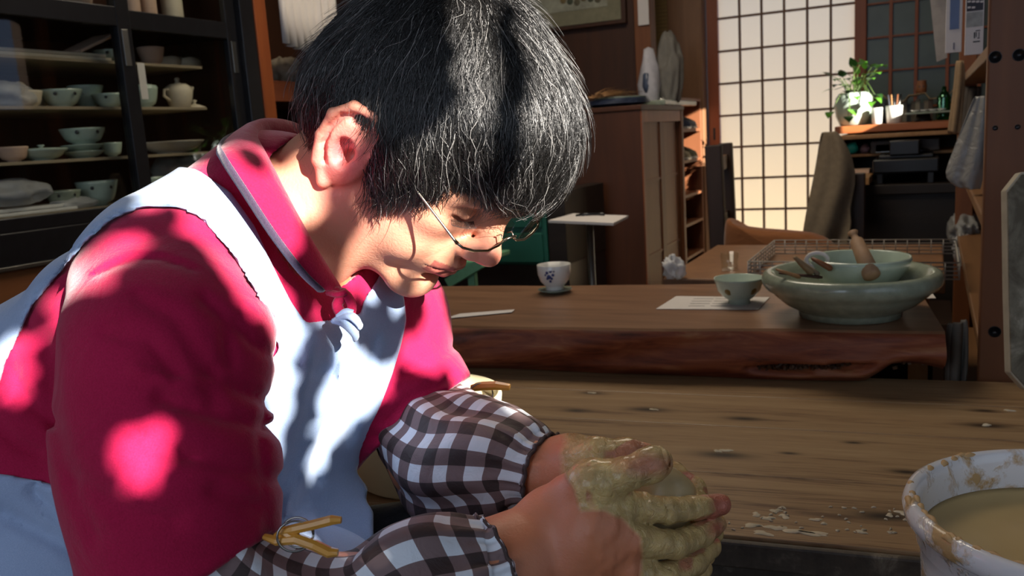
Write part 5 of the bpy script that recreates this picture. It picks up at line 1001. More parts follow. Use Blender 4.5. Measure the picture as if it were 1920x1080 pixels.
# ------------------------------------------------------------------ desk at the back right
dk = thing('desk', 'tall dark desk with an orange wood upper shelf at the back right', 'desk', (-.15, 4.0, 0)); yd = 3.85
X = lambda px, y=yd: on(px, 260, 1, y)[0]
Zp = lambda px, py, y=yd: on(px, py, 1, y)[2]
zu = Zp(1680, 231); zm = Zp(1680, 249); rbox('upper_shelf', (X(1565), yd, zu-.03), (.12, yd+.45, zu), ORANGEX, dk); rbox('lower_shelf', (X(1573), yd-.06, zm-.016), (.12, yd+.42, zm), TAN, dk)
rbox('side_panel', (X(1572), yd+.02, .05), (X(1580), yd+.44, zm-.017), ORANGE, dk); rbox('back_panel', (X(1572), yd+.43, .05), (.12, yd+.45, zu-.031), DARKW, dk)
zc = Zp(1680, 285); rbox('grey_box', (X(1632), yd+.0, zc), (X(1694), yd+.3, zm-.03), plain('grey_tray', s2l(72, 66, 62), .6), dk, .004); rbox('grey_box', (X(1696), yd+.0, zc), (X(1762), yd+.3, zm-.03), plain('grey_tray2', s2l(78, 70, 66), .6), dk, .004)
zs_ = Zp(1700, 338, 3.7); rbox('desk_top', (X(1575), yd-.20, zs_-.05), (.12, yd+.43, zs_-.012), DARKW, dk); rbox('desk_front', (X(1590), yd-.18, .05), (.12, yd-.14, zs_-.05), DARKW, dk)
rbox('inner_shelf', (X(1582), yd+.02, zc-.014), (.12, yd+.40, zc-.002), TAN, dk)
# pot plant
c = np.array((X(1600, yd+.12), yd+.12, zu+.0005)); dd = dpt(c)/FPX; pl = thing('potted_plant', 'leafy green trailing plant in a pale celadon pot on the desk shelf', 'plant', c)
R = 34*dd; h = 60*dd; MB().lathe(c, [(R*.62, 0), (R*.72, .004), (R*.92, h*.3), (R, h*.62), (R*.94, h*.85), (R*.78, h*.97), (R*.74, h), (R*.70, h*.97), (R*.8, h*.8), (.0001, h*.78)], 36).obj('pot', CEL, pl, True)
top = c + (0, 0, h*.9); rg = np.random.default_rng(4)
def leaf(p, d, L, W, mat, parent):
    d = np.array(d, float); d /= np.linalg.norm(d); s = np.cross(d, [0, 0, 1.]); s = s/(np.linalg.norm(s)+1e-6); u = np.cross(s, d); V = []
    for t, w, z in ((0, 0, 0), (.12, .75, .04), (.35, 1, .08), (.65, .72, .06), (.88, .28, -.02), (1, 0, -.10)): V += [p + d*L*t + s*W*w/2 + u*L*(z+.05*w), p + d*L*t + u*L*z, p + d*L*t - s*W*w/2 + u*L*(z+.05*w)]
    F = [(3*i+a, 3*i+a+1, 3*i+a+4, 3*i+a+3) for i in range(5) for a in (0, 1)]; return mk('leaf', V, F, mat, parent, True)
targets = [(1556, 142), (1570, 150), (1588, 138), (1600, 128), (1612, 122), (1622, 130), (1634, 126), (1645, 128), (1640, 140), (1575, 160), (1592, 150), (1604, 158), (1616, 146), (1630, 150), (1565, 168), (1598, 170), (1612, 165), (1585, 162), (1640, 178), (1636, 190), (1594, 205), (1590, 218), (1558, 210), (1608, 140), (1580, 145), (1650, 125), (1625, 140), (1586, 172), (1603, 182), (1638, 184)]
for i, (px, py) in enumerate(targets):
    y = yd + rg.uniform(-.10, .2) if py < 170 else yd-.0 + rg.uniform(-.02, .02); q = on(px, py, 1, y); m = top + rg.normal(0, .012, 3); mid_ = (m+q)/2 + (0, 0, .02 + (.03 if py > 170 else 0)); MB().tube([m-(0, 0, .02), mid_, q], [.0022, .0018, .0013], 5).obj('stem', STEM, pl, True)
    d = q-m; d = d/np.linalg.norm(d)*.7 + np.array([rg.uniform(-.5, .5), -.5, -.25]); leaf(q, d, rg.uniform(.042, .062), rg.uniform(.032, .044), LEAFM if i % 3 else LEAFD, pl)
# desk things
def stand(px, wpx, hpx, prof, mat, label, cat, name, y=yd+.10, z=None, n=24):
    c = np.array((X(px, y), y, (zu if z is None else z)+.0008)); k = dpt(c)/FPX; o = MB().lathe(c, [(r*wpx/2*k if r > 0 else .0001, q*hpx*k) for r, q in prof], n).obj(name, mat, None, True); return tag(o, label, cat)
CUPP = [(.8, 0), (.86, .03), (1, 1), (.92, 1), (.8, .1), (0, .08)]
stand(1644, 20, 30, CUPP, PORC, 'white paper cup right of the plant pot', 'cup', 'cup', yd+.05); stand(1676, 30, 32, CUPP, PORC, 'wider white cup full of pens on the desk shelf', 'cup', 'pen_cup', yd+.06)
for i in range(5): p = np.array((X(1670+3*i, yd+.06), yd+.06, zu+.03)); tag(MB().tube([p, p+(.006*(i-2), .004*i, .085)], .003, 6).obj('pencil', [INKD, TAN, BLACKW, PANEL, STEEL][i], None, True), ['grey pen at the left of the white pen cup', 'pale wooden pencil second in the white pen cup', 'black pen in the middle of the white pen cup', 'brown pencil fourth in the white pen cup', 'silvery pen at the right of the white pen cup'][i], 'pen')
stand(1658, 11, 45, [(1, 0), (1, .6), (.5, .72), (.45, 1), (0, 1)], INKD, 'thin dark bottle between the two white cups', 'bottle', 'bottle', yd+.16)
stand(1768, 25, 62, [(.9, 0), (1, .05), (1, .25), (.86, .3), (1, .36), (.86, .42), (1, .5), (.86, .56), (1, .64), (.6, .8), (.35, .86), (.35, .98), (0, 1)], glassy('green_glass', (.3, .6, .4), .05, .75, (.10, .42, .22)), 'green ribbed glass bottle at the right end of the desk shelf', 'bottle', 'bottle', yd+.18, zu)
BKL = ['dark grey book at the left end of the row', 'pale cream book second from the left in the row', 'dark red brown book third from the left in the row', 'dull beige book between the red brown book and a pale one', 'pale book fifth from the left in the row', 'dark slate blue book in the middle of the row', 'brownish grey book right of the slate blue one', 'light khaki book eighth in the row', 'charcoal book right of the khaki one', 'mid brown book second from the right end of the row', 'dark brown book at the right end of the row']
BKL = [b + ' on the desk shelf' for b in BKL]
for i in range(11):
    x = X(1664+8*i, yd+.3); hh = .085+.01*math.sin(i*2.1); o = rbox('book', (x-.0095, yd+.24, zu+.0005), (x+.0085, yd+.38, zu+hh), plain('book_%d' % i, s2l(*[(70, 66, 60), (160, 152, 138), (60, 40, 34), (120, 112, 98), (150, 142, 130), (48, 52, 60), (92, 82, 70), (130, 120, 104), (60, 60, 58), (104, 92, 78), (70, 54, 44)][i]), .7), None, .001); tag(o, BKL[i], 'book', 'row of books behind the cups on the desk shelf')
V = []; nn = 16
for i in range(nn): 
    x = X(1636, yd+.3) + .31*i/(nn-1)
    for y in (yd+.2, yd+.42): V.append((x, y, zu+.105+.014*math.sin(i*.9)+.008*math.sin(i*2.3+y)))
o = mk('brown_paper', V, [(2*i, 2*i+2, 2*i+3, 2*i+1) for i in range(nn-1)], TANC, None, True); o.modifiers.new('s', 'SOLIDIFY').thickness = .004; tag(o, 'wavy tan sheet lying over the row of books', 'paper')
c = np.array((X(1726, yd+.3), yd+.3, zu+.117)); k = dpt(c)/FPX; t = thing('painted_jar', 'small tan jar with dark painted marks on the tan sheet', 'jar', c); MB().lathe(c, [(.014, 0), (.021, .006), (.022, .03), (.018, .045), (.020, .052), (.016, .054), (.0001, .05)], 24).obj('jar_body', PANEL, t, True)
for dx in (-.008, .008): MB().lathe(c+(dx, -.0205, .028), [(.0001, .001), (.003, .0008), (.004, 0)], 8, (0, -1, 0)).obj('painted_spot', INKD, t, True)
t = thing('tray', 'grey pedestal tray holding small white saucers on the desk shelf', 'tray', (X(1742), yd+.0, zu)); zt3 = Zp(1742, 209, yd+.0); rbox('tray_board', (X(1697), yd-.03, zt3-.008), (.09, yd+.16, zt3), CEL2, t); MB().lathe((X(1730), yd+.05, zu), [(.035, 0), (.03, .01), (.022, .04), (.022, zt3-zu-.009), (.0001, zt3-zu-.009)], 20).obj('pedestal', DARKW, t, True)
for i, l in enumerate(('leftmost', 'second', 'third', 'rightmost')): c = (X(1716+16*i, yd+.03), yd+.04, zt3+.0008); tag(MB().lathe(c, [(.008, 0), (.012, .002), (.019, .008), (.017, .008), (.0001, .003)], 18).obj('saucer', PORC, None, True), l+' of four tiny white saucers on the desk tray', 'saucer')
c = (X(1597, yd+.06), yd+.08, zc-.002+.024); o = crumple('turquoise_bag', c, (.026, .026, .026), plain('turquoise', s2l(40, 176, 148), .4), 'small turquoise bundle in the niche below the desk shelf', 'bundle', 41, .15, 24); c = (X(1622, yd+.06), yd+.07, zc-.002+.018); crumple('pink_bundle', c, (.02, .02, .02), plain('dull_pink', s2l(150, 112, 112), .6), 'small dull pink bundle beside the turquoise one', 'bundle', 42, .15, 20)
o = rbox('white_box', (X(1600), yd-.12, zs_-.0115), (X(1634), yd+.0, zs_+.045), PINKC, None, .004); tag(o, 'pale box catching light left of the black gas stove', 'box')
o = rbox('wood_board', (X(1530, yd-.3), yd-.34, zs_+.0), (X(1632, yd-.3), yd-.1, zs_+.03), TAN, None, .003); o.location.z += -.0; tag(o, 'pale wooden board jutting out left of the gas stove', 'board')
gsv = thing('gas_stove', 'black portable gas stove standing on the dark desk top', 'stove', (X(1700, yd-.1), yd-.05, zs_)); x0, x1 = X(1638, yd-.12), X(1762, yd-.12); BS = plain('black_enamel', (.006, .006, .007), .35)
rbox('stove_body', (x0, yd-.17, zs_+.03), (x1, yd+.12, zs_+.085), BS, gsv, .006); rbox('drip_pan', (x0+.02, yd-.15, zs_+.0855), (x1-.02, yd+.10, zs_+.10), BS, gsv, .004); rbox('control_panel', (x0+.06, yd-.175, zs_+.10), (x1-.07, yd-.03, zs_+.155), BS, gsv, .004); rbox('bright_plate', (x0+.0, yd+.0, zs_+.105), (x0+.055, yd+.01, zs_+.14), STEEL, gsv, .002)
MB().lathe((x0+.15, yd-.02, zs_+.10), [(.05, 0), (.05, .012), (.02, .02), (.0001, .02)], 24).obj('burner', BS, gsv, True)
for x in (x0+.015, x1-.04): rbox('leg', (x, yd-.16, zs_-.0115), (x+.022, yd-.13, zs_+.03), BS, gsv, .002); rbox('leg', (x, yd+.08, zs_-.0115), (x+.022, yd+.10, zs_+.03), BS, gsv, .002)
# ------------------------------------------------------------------ chairs
ch = thing('wooden_chair', 'dark wooden ladder back chair in front of the shoji', 'chair', (on(1350, 500, 1, 3.2)[0], 3.1, 0)); ya = 2.95; a0, a1 = on(1338, 272, 1, ya), on(1345, 500, 1, ya); b0, b1 = on(1360, 268, 1, 3.32), on(1374, 420, 1, 3.32); DK = wood('dark_chair', s2l(44, 30, 22), s2l(64, 44, 32), 'z', 10)
for p, yy in ((a0, ya), (b0, 3.32)): MB().beam((p[0]+.03, yy-.0, 0), (p[0], yy, p[2]), .055 if yy < 3 else .05, .035, (0, 1, 0)).obj('back_post', DK, ch, bev=.004)
for dz in (.07, .28): MB().beam((a0[0]+.002, ya+.015, a0[2]-dz), (b0[0]+.002, 3.30, a0[2]-dz), .05, .02, (1, 0, 0)).obj('back_rail', POSTL if dz < .1 else DK, ch)
rbox('seat', (a0[0]-.40, ya+.01, .42), (a0[0]-.02, 3.30, .45), DK, ch, .006)
for y in (ya+.03, 3.27): rbox('leg', (a0[0]-.395, y-.018, 0), (a0[0]-.36, y+.018, .42), DK, ch, .003)
def cushion(name, pxs, y, th, mat, parent, z=None):
    """a padded panel facing the camera side, outlined in its own plane"""
    pts = smooth_poly([tuple(on(px, py, 1, y)[[0, 2]]) for px, py in pxs], 3); c = np.mean(pts, 0); V = []; rings = [(1, 0), (.98, .45), (.9, .85), (.6, 1), (.0, 1.05)]; n = len(pts)
    for sgn in (1, -1):
        for s, d in rings:
            for p in pts: q = c + (np.array(p)-c)*s; V.append((q[0], y - sgn*d*th/2, q[1]))
    F = []
    for h in (0, 1):
        o = h*5*n
        for r in range(4):
            for k in range(n): f = (o+r*n+k, o+r*n+(k+1) % n, o+(r+1)*n+(k+1) % n, o+(r+1)*n+k); F.append(f if h == 0 else f[::-1])
    return mk(name, V, F, mat, parent, True)
RUST = mat_cloth('rust_upholstery', s2l(122, 76, 44), s2l(150, 96, 58), bump=.5); uc = thing('armchair', 'rust brown upholstered armchair back behind the wire basket', 'armchair', (on(1460, 500, 1, 2.95)[0], 3.0, 0))
cushion('backrest', [(1358, 560), (1358, 430), (1364, 404), (1384, 422), (1420, 428), (1480, 432), (1540, 438), (1580, 470), (1585, 560)], 2.78, .10, RUST, uc); rbox('seat', (on(1362, 500, 1, 2.78)[0], 2.80, .36), (on(1585, 500, 1, 2.78)[0], 3.12, .5), RUST, uc, .03)
for px in (1372, 1570):
    for y in (2.84, 3.08): x = on(px, 500, 1, 2.78)[0]; rbox('leg', (x-.02, y-.02, 0), (x+.02, y+.02, .36), DARKW, uc)
# jacket draped on a chair
def drape(name, pxrows, y, mat, label, cat, amp=.02, fr=6, th=.006, seed=0, ysl=0):
    rows = []; n = 40
    for r, (pl_, pr_) in enumerate(pxrows):
        a, b = on(*pl_, 1, y+ysl*r), on(*pr_, 1, y+ysl*r); rows.append([a + (b-a)*t + np.array([0, amp*math.sin(fr*6.28*t + r*.5 + seed) + amp*.5*math.sin(fr*13*t+r*.9), 0])*min(1, .35+r*.3) for t in np.linspace(0, 1, n)])
    V = [p for r in rows for p in r]; R = len(rows); F = [(i*n+k, i*n+k+1, (i+1)*n+k+1, (i+1)*n+k) for i in range(R-1) for k in range(n-1)]
    o = mk(name, V, F, mat, None, True); m = o.modifiers.new('s', 'SOLIDIFY'); m.thickness = th; m2 = o.modifiers.new('b', 'SUBSURF'); m2.levels = m2.render_levels = 1; tag(o, label, cat); return o
drape('jacket', [((1540, 247), (1566, 246)), ((1535, 262), (1580, 262)), ((1530, 300), (1598, 296)), ((1522, 350), (1606, 345)), ((1514, 390), (1590, 395)), ((1508, 420), (1600, 415)), ((1504, 450), (1590, 448)), ((1500, 500), (1585, 500))], 3.12, BEIGEC, 'beige grey jacket draped over a chair back in front of the shoji', 'jacket', .016, .9)
jc = thing('side_chair', 'chair hidden under the beige grey jacket', 'chair', (on(1555, 500, 1, 3.2)[0], 3.3, 0)); a = on(1553, 262, 1, 3.2); rbox('back_post', (a[0]-.02, 3.18, 0), (a[0]+.02, 3.22, a[2]-.005), DK, jc); rbox('back_post', (a[0]-.02+.1, 3.18, 0), (a[0]+.02+.1, 3.22, a[2]-.12), DK, jc); rbox('seat', (a[0]-.03, 3.18, .40), (a[0]+.4, 3.6, .44), DK, jc)
for x, y in ((a[0]+.36, 3.2), (a[0]+.36, 3.56), (a[0], 3.56)): rbox('leg', (x-.018, y-.018, 0), (x+.018, y+.018, .40), DK, jc)
# ------------------------------------------------------------------ shelving on the right
rs = thing('storage_shelf', 'tall reddish wood storage shelf with bolt holes in its front post', 'shelf', (.3, 2.2, 0)); xq = .07
pq0 = on(1843, 400, 1, 1.545)[0]; post = rbox('front_post', (pq0, 1.545, 0), (pq0+.16, 1.585, 2.5), wood('post_grain', s2l(98, 58, 32), s2l(128, 80, 46), 'z', 7, .5, .12), rs, .003)
for px, py in ((1866, 107), (1911, 103), (1866, 240), (1908, 238), (1865, 622)): p = on(px, py, 1, 1.545); MB().lathe((p[0], 1.5445, p[2]), [(.0001, -.001), (.0032 if py in (240, 238) else .0075, -.001), (.004 if py in (240, 238) else .009, .0006), (.004 if py in (240, 238) else .0095, .0)], 16, (0, -1, 0)).obj('bolt_hole', BLACKW, rs, True)
rbox('rear_post', (xq, 3.1, 0), (xq+.05, 3.15, 2.5), POSTW, rs); rbox('rear_post', (xq+.5, 3.1, 0), (xq+.55, 3.15, 2.5), POSTW, rs); rbox('front_post', (xq+.5, 1.545, 0), (xq+.55, 1.6, 2.5), POSTW, rs); rbox('back_panel', (xq+.551, 1.6, .1), (xq+.56, 3.1, 2.4), BROWN, rs)
SB = wood('storage_board', s2l(112, 78, 48), s2l(140, 100, 64), 'y', 9)
for z in (on(1843, 112, 0, xq+.02)[2], on(1843, 372, 0, xq+.02)[2], on(1845, 605, 0, xq+.02)[2], .45): rbox('shelf', (xq+.005, 1.59, z-.022), (xq+.548, 3.1, z), SB, rs)
zA, zB, zC = on(1843, 112, 0, xq+.02)[2], on(1843, 372, 0, xq+.02)[2], on(1845, 605, 0, xq+.02)[2]
xs_ = .235
def hang(px0, py0, px1, py1, y, name, label, mat, cat, th=.004):
    a, b = on(px0, py1, 1, y), on(px1, py0, 1, y); o = rbox(name, (a[0], y, a[2]), (b[0], y+th, b[2]+.0), mat, None, .001); return tag(o, label, cat), a, b
yh = 1.93; c = on(1745, 50, 1, 3.0)
hp, a, b = hang(1808, -30, 1847, 104, 2.05, 'calendar', 'white calendar page with dark header hanging by the post', PAPERW, 'calendar'); xw = b[0]-a[0]
rbox('dark_header', (a[0]+.002, 2.0485, on(1830, 20, 1, 2.05)[2]), (b[0]-.002, 2.0498, b[2]-.002), INKD, hp, 0); rbox('printed_picture', (a[0]+.002, 2.0485, on(1830, 50, 1, 2.05)[2]), (b[0]-.002, 2.0498, on(1830, 22, 1, 2.05)[2]), plain('grey_print', s2l(150, 152, 148), .7, 0, .3, 60), hp, 0)
mt = MB(); 
for i, (dx, dz, w, h) in enumerate(((.0, 0, .003, .012), (.005, .002, .002, .010), (.009, -.001, .006, .002), (.012, .002, .002, .010), (-.002, -.008, .018, .0025), (.004, .014, .012, .0016))): p = on(1826, 72, 1, 2.0485); mt.box((p[0]+dx*.7, 2.0485, p[2]+dz), (p[0]+dx*.7+w*.7, 2.0494, p[2]+dz+h))
mt.obj('print_mark', INKD, hp)
mt = MB()
for k in range(2):
    for j in range(4 if k == 0 else 2): p = on(1814+8*j, 5+11*k, 1, 2.048); mt.box((p[0], 2.0475, p[2]), (p[0]+.006, 2.0484, p[2]+.0035))
mt.obj('header_lettering', PAPERW, hp)
hp, a, b = hang(1772, -30, 1806, 100, 2.25, 'folder', 'blue and grey printed folder hanging left of the calendar', PAPERW, 'folder'); rbox('blue_print', (a[0]+.008, 2.2485, on(1790, 55, 1, 2.25)[2]), (b[0]-.006, 2.2498, b[2]-.002), SHEETB, hp, 0); rbox('grey_print', (a[0]+.016, 2.2485, on(1790, 93, 1, 2.25)[2]), (b[0]-.014, 2.2498, on(1790, 80, 1, 2.25)[2]), INK, hp, 0)
V0 = [on(1742, -20, 1, 2.5), on(1772, -20, 1, 2.5), on(1776, 108, 1, 2.5), on(1756, 116, 1, 2.5)]; tag(MB().prism(V0, (0, .004, 0)).obj('paper_sheet', plain('greyish_paper', s2l(168, 160, 150), .8)), 'long greyish paper hanging leftmost beside the blue folder', 'paper')
rl = thing('hanging_rail', 'thin rail holding the hanging papers beside the post', 'rail', (.1, 2.3, on(1800, -25, 1, 2.25)[2])); MB().tube([on(1742, -24, 1, 2.5), on(1800, -26, 1, 2.25), on(1850, -30, 1, 2.05)], .005, 8).obj('bar', STEEL, rl, True)
drape('cloth_strip', [((1793, 112), (1808, 112)), ((1790, 150), (1812, 148)), ((1785, 200), (1806, 200)), ((1778, 252), (1802, 256))], 2.6, TANC, 'tan cloth strip hanging from a hook at the shelf', 'cloth', .006, 1.5)
drape('grey_strip', [((1808, 160), (1840, 160)), ((1804, 200), (1838, 200)), ((1800, 262), (1834, 270))], 2.9, plain('dark_grey_cloth', s2l(72, 66, 60), .9), 'dark grey cloth hanging behind the tan strip', 'cloth', .01, 1.5)
drape('plastic_bag', [((1826, 180), (1846, 178)), ((1812, 215), (1846, 215)), ((1796, 260), (1846, 260)), ((1778, 310), (1846, 310)), ((1770, 335), (1840, 350)), ((1800, 352), (1838, 356))], 1.98, BAGW, 'large milky plastic bag spilling over the shelf edge left of the post', 'bag', .016, .8, .003)
c = on(1822, 432, 0, xq+.05); crumple('plastic_bag', (xq+.035, c[1], zC+.17 if False else c[2]), (.045, .20, .050), BAGW, 'milky plastic bag bulging on the middle shelf', 'bag', 51, .45, 56)
c = on(1812, 470, 0, xq+.03); crumple('plastic_bag', (xq+.03, c[1]+.1, c[2]), (.035, .12, .06), BAG, 'clear plastic bag hanging below the bulging one', 'bag', 52, .5, 48)
o = rbox('storage_box', (xq+.08, 1.62, zC+.0005), (xq+.45, 2.4, zC+.20), plain('box_card', s2l(96, 80, 72), .8), None, .006); tag(o, 'dull brown box on the lower shelf behind the post', 'box')
drape('grey_cloth', [((1776, 606), (1816, 596)), ((1775, 640), (1817, 636)), ((1775, 680), (1816, 680)), ((1777, 722), (1812, 722)), ((1782, 760), (1800, 760))], 1.60, GCLOTH, 'grey cloth hanging in the gap at the right end of the slab table', 'cloth', .014, 1.6)
o = MB().prism([P(*p, 1.235) for p in [(1889, 356), (1916, 322), (1985, 318), (1990, 740), (1925, 732), (1896, 700), (1892, 560)]], M3@np.array([0, 0, -.014])).obj('plaster_board', None) if False else None
pbm, t_, b_ = _new('mottled_plaster'); n_ = noise(t_, coords(t_), 16, 6, .65, .4); r_ = ramp(t_, n_, [(.42, s2l(92, 84, 68)), (.55, s2l(122, 114, 96)), (.66, s2l(164, 156, 136))]); t_.links.new(r_.outputs[0], b_.inputs['Base Color']); b_.inputs['Roughness'].default_value = .8; bumpit(t_, b_, n_, .3, .003)
pts = [P(*p, 1.235) for p in [(1889, 356), (1916, 322), (1985, 318), (1990, 740), (1925, 732), (1896, 700), (1892, 560)]]; ctr = np.mean(pts, 0); bw_ = M3@np.array([0, 0, -.016]); tb = thing('plaster_bat', 'mottled grey eight sided plaster board with pale edge at the right frame edge', 'board', tuple(ctr))
MB().prism([ctr+(p-ctr)*.975 for p in pts], bw_*.3).obj('face', pbm, tb); MB().prism([p + bw_*.12 for p in pts], bw_).obj('slab', plain('pale_edge', s2l(170, 160, 140), .8), tb, bev=.002)
# ------------------------------------------------------------------ bucket of slip
c = P(2043, 958, .68); zr_ = float(c[2]); Rb = .1345; bx, by = float(c[0]), float(c[1]); bk = thing('bucket', 'white plastic bucket of tan slip with a clay smeared rolled rim', 'bucket', (bx, by, zr_-.30))
def bucket_mat():
    m, t, b = _new('smeared_white_plastic'); v = coords(t); n = noise(t, v, 9, 6, .68, .6); n2 = noise(t, v, 60, 4, .6); gm = N(t, 'ShaderNodeNewGeometry'); sp = N(t, 'ShaderNodeSeparateXYZ'); tc = N(t, 'ShaderNodeTexCoord'); t.links.new(tc.outputs['Object'], sp.inputs[0])
    f = math_(t, 'ADD', math_(t, 'MULTIPLY', n, .8), math_(t, 'MULTIPLY', n2, .2)); f2 = f
    r = ramp(t, f2, [(.505, (0, 0, 0)), (.57, (1, 1, 1))]); c = mix(t, r.outputs[0], s2l(212, 210, 210), s2l(176, 144, 98)); t.links.new(c, b.inputs['Base Color']); t.links.new(math_(t, 'ADD', math_(t, 'MULTIPLY', r.outputs[0], .35), .12), b.inputs['Roughness']); b.inputs['Coat Weight'].default_value = .2; bumpit(t, b, math_(t, 'MULTIPLY', r.outputs[0], n2), .6, .003); return m
BM = bucket_mat(); Cb = np.array((bx, by, zr_-.30))
MB().lathe(Cb, [(Rb*.80, 0), (Rb*.81, .002), (Rb*.90, .25), (Rb*.915, .262), (Rb*.93, .265), (Rb*.935, .28), (Rb*.97, .282), (Rb*1.0, .286), (Rb*1.01, .294), (Rb*.99, .301), (Rb*.955, .303), (Rb*.92, .300), (Rb*.905, .292), (Rb*.895, .27), (Rb*.86, .10), (Rb*.77, .008), (.0001, .006)], 96).obj('bucket_body', BM, bk, True)
slm, t_, b_ = _new('wet_slip'); n_ = noise(t_, coords(t_), 7, 3, .5, .5); r_ = ramp(t_, n_, [(.3, s2l(178, 152, 104)), (.7, s2l(196, 170, 120))]); t_.links.new(r_.outputs[0], b_.inputs['Base Color']); b_.inputs['Roughness'].default_value = .32; bumpit(t_, b_, n_, .15, .004)
MB().lathe(Cb+(0, 0, .264), [(.0001, .001), (.05, .001), (Rb*.88, 0), (Rb*.893, .004), (Rb*.893, -.01), (.0001, -.012)], 96, wob=None).obj('slip', slm, bk, True)
sm_ = MB(); _r = random.Random(9)
for i in range(26):
    a = _r.uniform(2.0, 4.6); rr = Rb*_r.uniform(.93, .985); L = _r.uniform(.003, .010); p = Cb + (rr*math.cos(a), rr*math.sin(a), .3005); sm_.tube([p + (-math.sin(a)*L*s, math.cos(a)*L*s, .0008-.002*abs(s)) for s in (-1.6, -.8, 0, .8, 1.6)], [.0008, .0022, .003, .0024, .0008], 8)
sm_.obj('clay_smear', plain('tan_smear', s2l(182, 146, 98), .6, 0, .12, 80, .3), bk, True, kind='stuff')
st_ = thing('low_stool', 'low wooden stool under the bucket', 'stool', (bx, by, 0)); rbox('seat', (bx-.15, by-.15, zr_-.335), (bx+.15, by+.15, zr_-.301), BROWN, st_)
for dx in (-.12, .12):
    for dy in (-.12, .12): rbox('leg', (bx+dx-.018, by+dy-.018, 0), (bx+dx+.018, by+dy+.018, zr_-.335), BROWN, st_)
# stool the potter sits on
q = P(260, 1330, .83); zq = float(q[2])-.13; so_ = thing('work_stool', 'low round stool under the seated potter', 'stool', (float(q[0]), float(q[1]), 0)); MB().lathe((q[0], q[1], zq-.05), [(.15, 0), (.165, .01), (.165, .04), (.15, .05), (.0001, .05)], 32).obj('seat', BROWN, so_, True)
for a in (0.6, 2.2, 3.7, 5.3): MB().tube([(q[0]+.16*math.cos(a), q[1]+.16*math.sin(a), 0), (q[0]+.11*math.cos(a), q[1]+.11*math.sin(a), zq-.05)], .018, 10).obj('leg', BROWN, so_, True)
# ------------------------------------------------------------------ clay lump, cream tub, clothes pegs
Cc = P(1218, 935, .678); V = []; cl = crumple('clay_lump', Cc, (.036, .034, .028), plain('wet_clay', s2l(176, 154, 112), .35, 0, .08, 60, .2, .5, .2), 'wet tan lump of clay cupped between both hands', 'clay', 61, .10, 40)
bx2 = on(800, 888, 2, .7205); tub = thing('cream_tub', 'cream plastic tub on the bench behind the far elbow', 'tub', tuple(bx2)); k = dpt(bx2)/FPX; CRT = plain('cream_plastic', s2l(226, 214, 176), .5, 0, .05, 12, .0)
MB().lathe(bx2, [(118*k, 0), (126*k, .004), (146*k, .085), (150*k, .098), (151*k, .104), (149*k, .109), (144*k, .109), (138*k, .10), (118*k, .008), (.0001, .006)], 64).obj('tub_body', CRT, tub, True)
MB().lathe(bx2, [(.0001, .094), (130*k, .094), (136*k, .09), (.0001, .088)], 48).obj('contents', CRT, tub, True)
PEG = plain('amber_plastic', s2l(206, 148, 60), .35, 0, .08, 40, 0, .5, .2)
def peg(label, arms, pivot, d, rr):
    root = P(*pivot, d); t = thing('clothes_peg', label, 'peg', tuple(root))
    for pts, w in arms:
        p3 = [P(x, y, dd) for x, y, dd in pts]; mb = MB(); ws = w
        mb.tube(p3, [q*d/FPX for q in ws], 8, flat=.8); mb.obj('peg_arm', PEG, t, False, bev=0)
    MB().tube([root + M3@np.array([rr*math.cos(a), rr*.9*math.sin(a), .006*math.sin(a*.5)]) for a in np.linspace(0, 12.0, 40)], .0008, 6).obj('spring', STEEL, t, True); return t
peg('amber clothes peg gripping the near gingham sleeve cover', [([(516, 1006, .560), (530, 996, .556), (552, 992, .554), (588, 984, .552), (622, 975, .550), (640, 975, .550)], [7, 10, 12, 12, 12, 8]), ([(496, 1006, .560), (520, 1014, .556), (556, 1010, .552), (590, 1022, .550), (618, 1036, .549), (634, 1036, .549)], [7, 11, 13, 12, 12, 8]), ([(530, 996, .556), (545, 1004, .554), (560, 1012, .552)], [9, 10, 9])], (556, 1002), .556, .011)
peg('amber clothes peg in bright sun on the far sleeve cover', [([(884, 728, .875), (905, 724, .873), (930, 723, .870), (956, 726, .868)], [8, 11, 11, 8]), ([(888, 742, .875), (902, 750, .873), (920, 762, .872), (940, 768, .870)], [7, 10, 11, 7])], (902, 738), .875, .012)
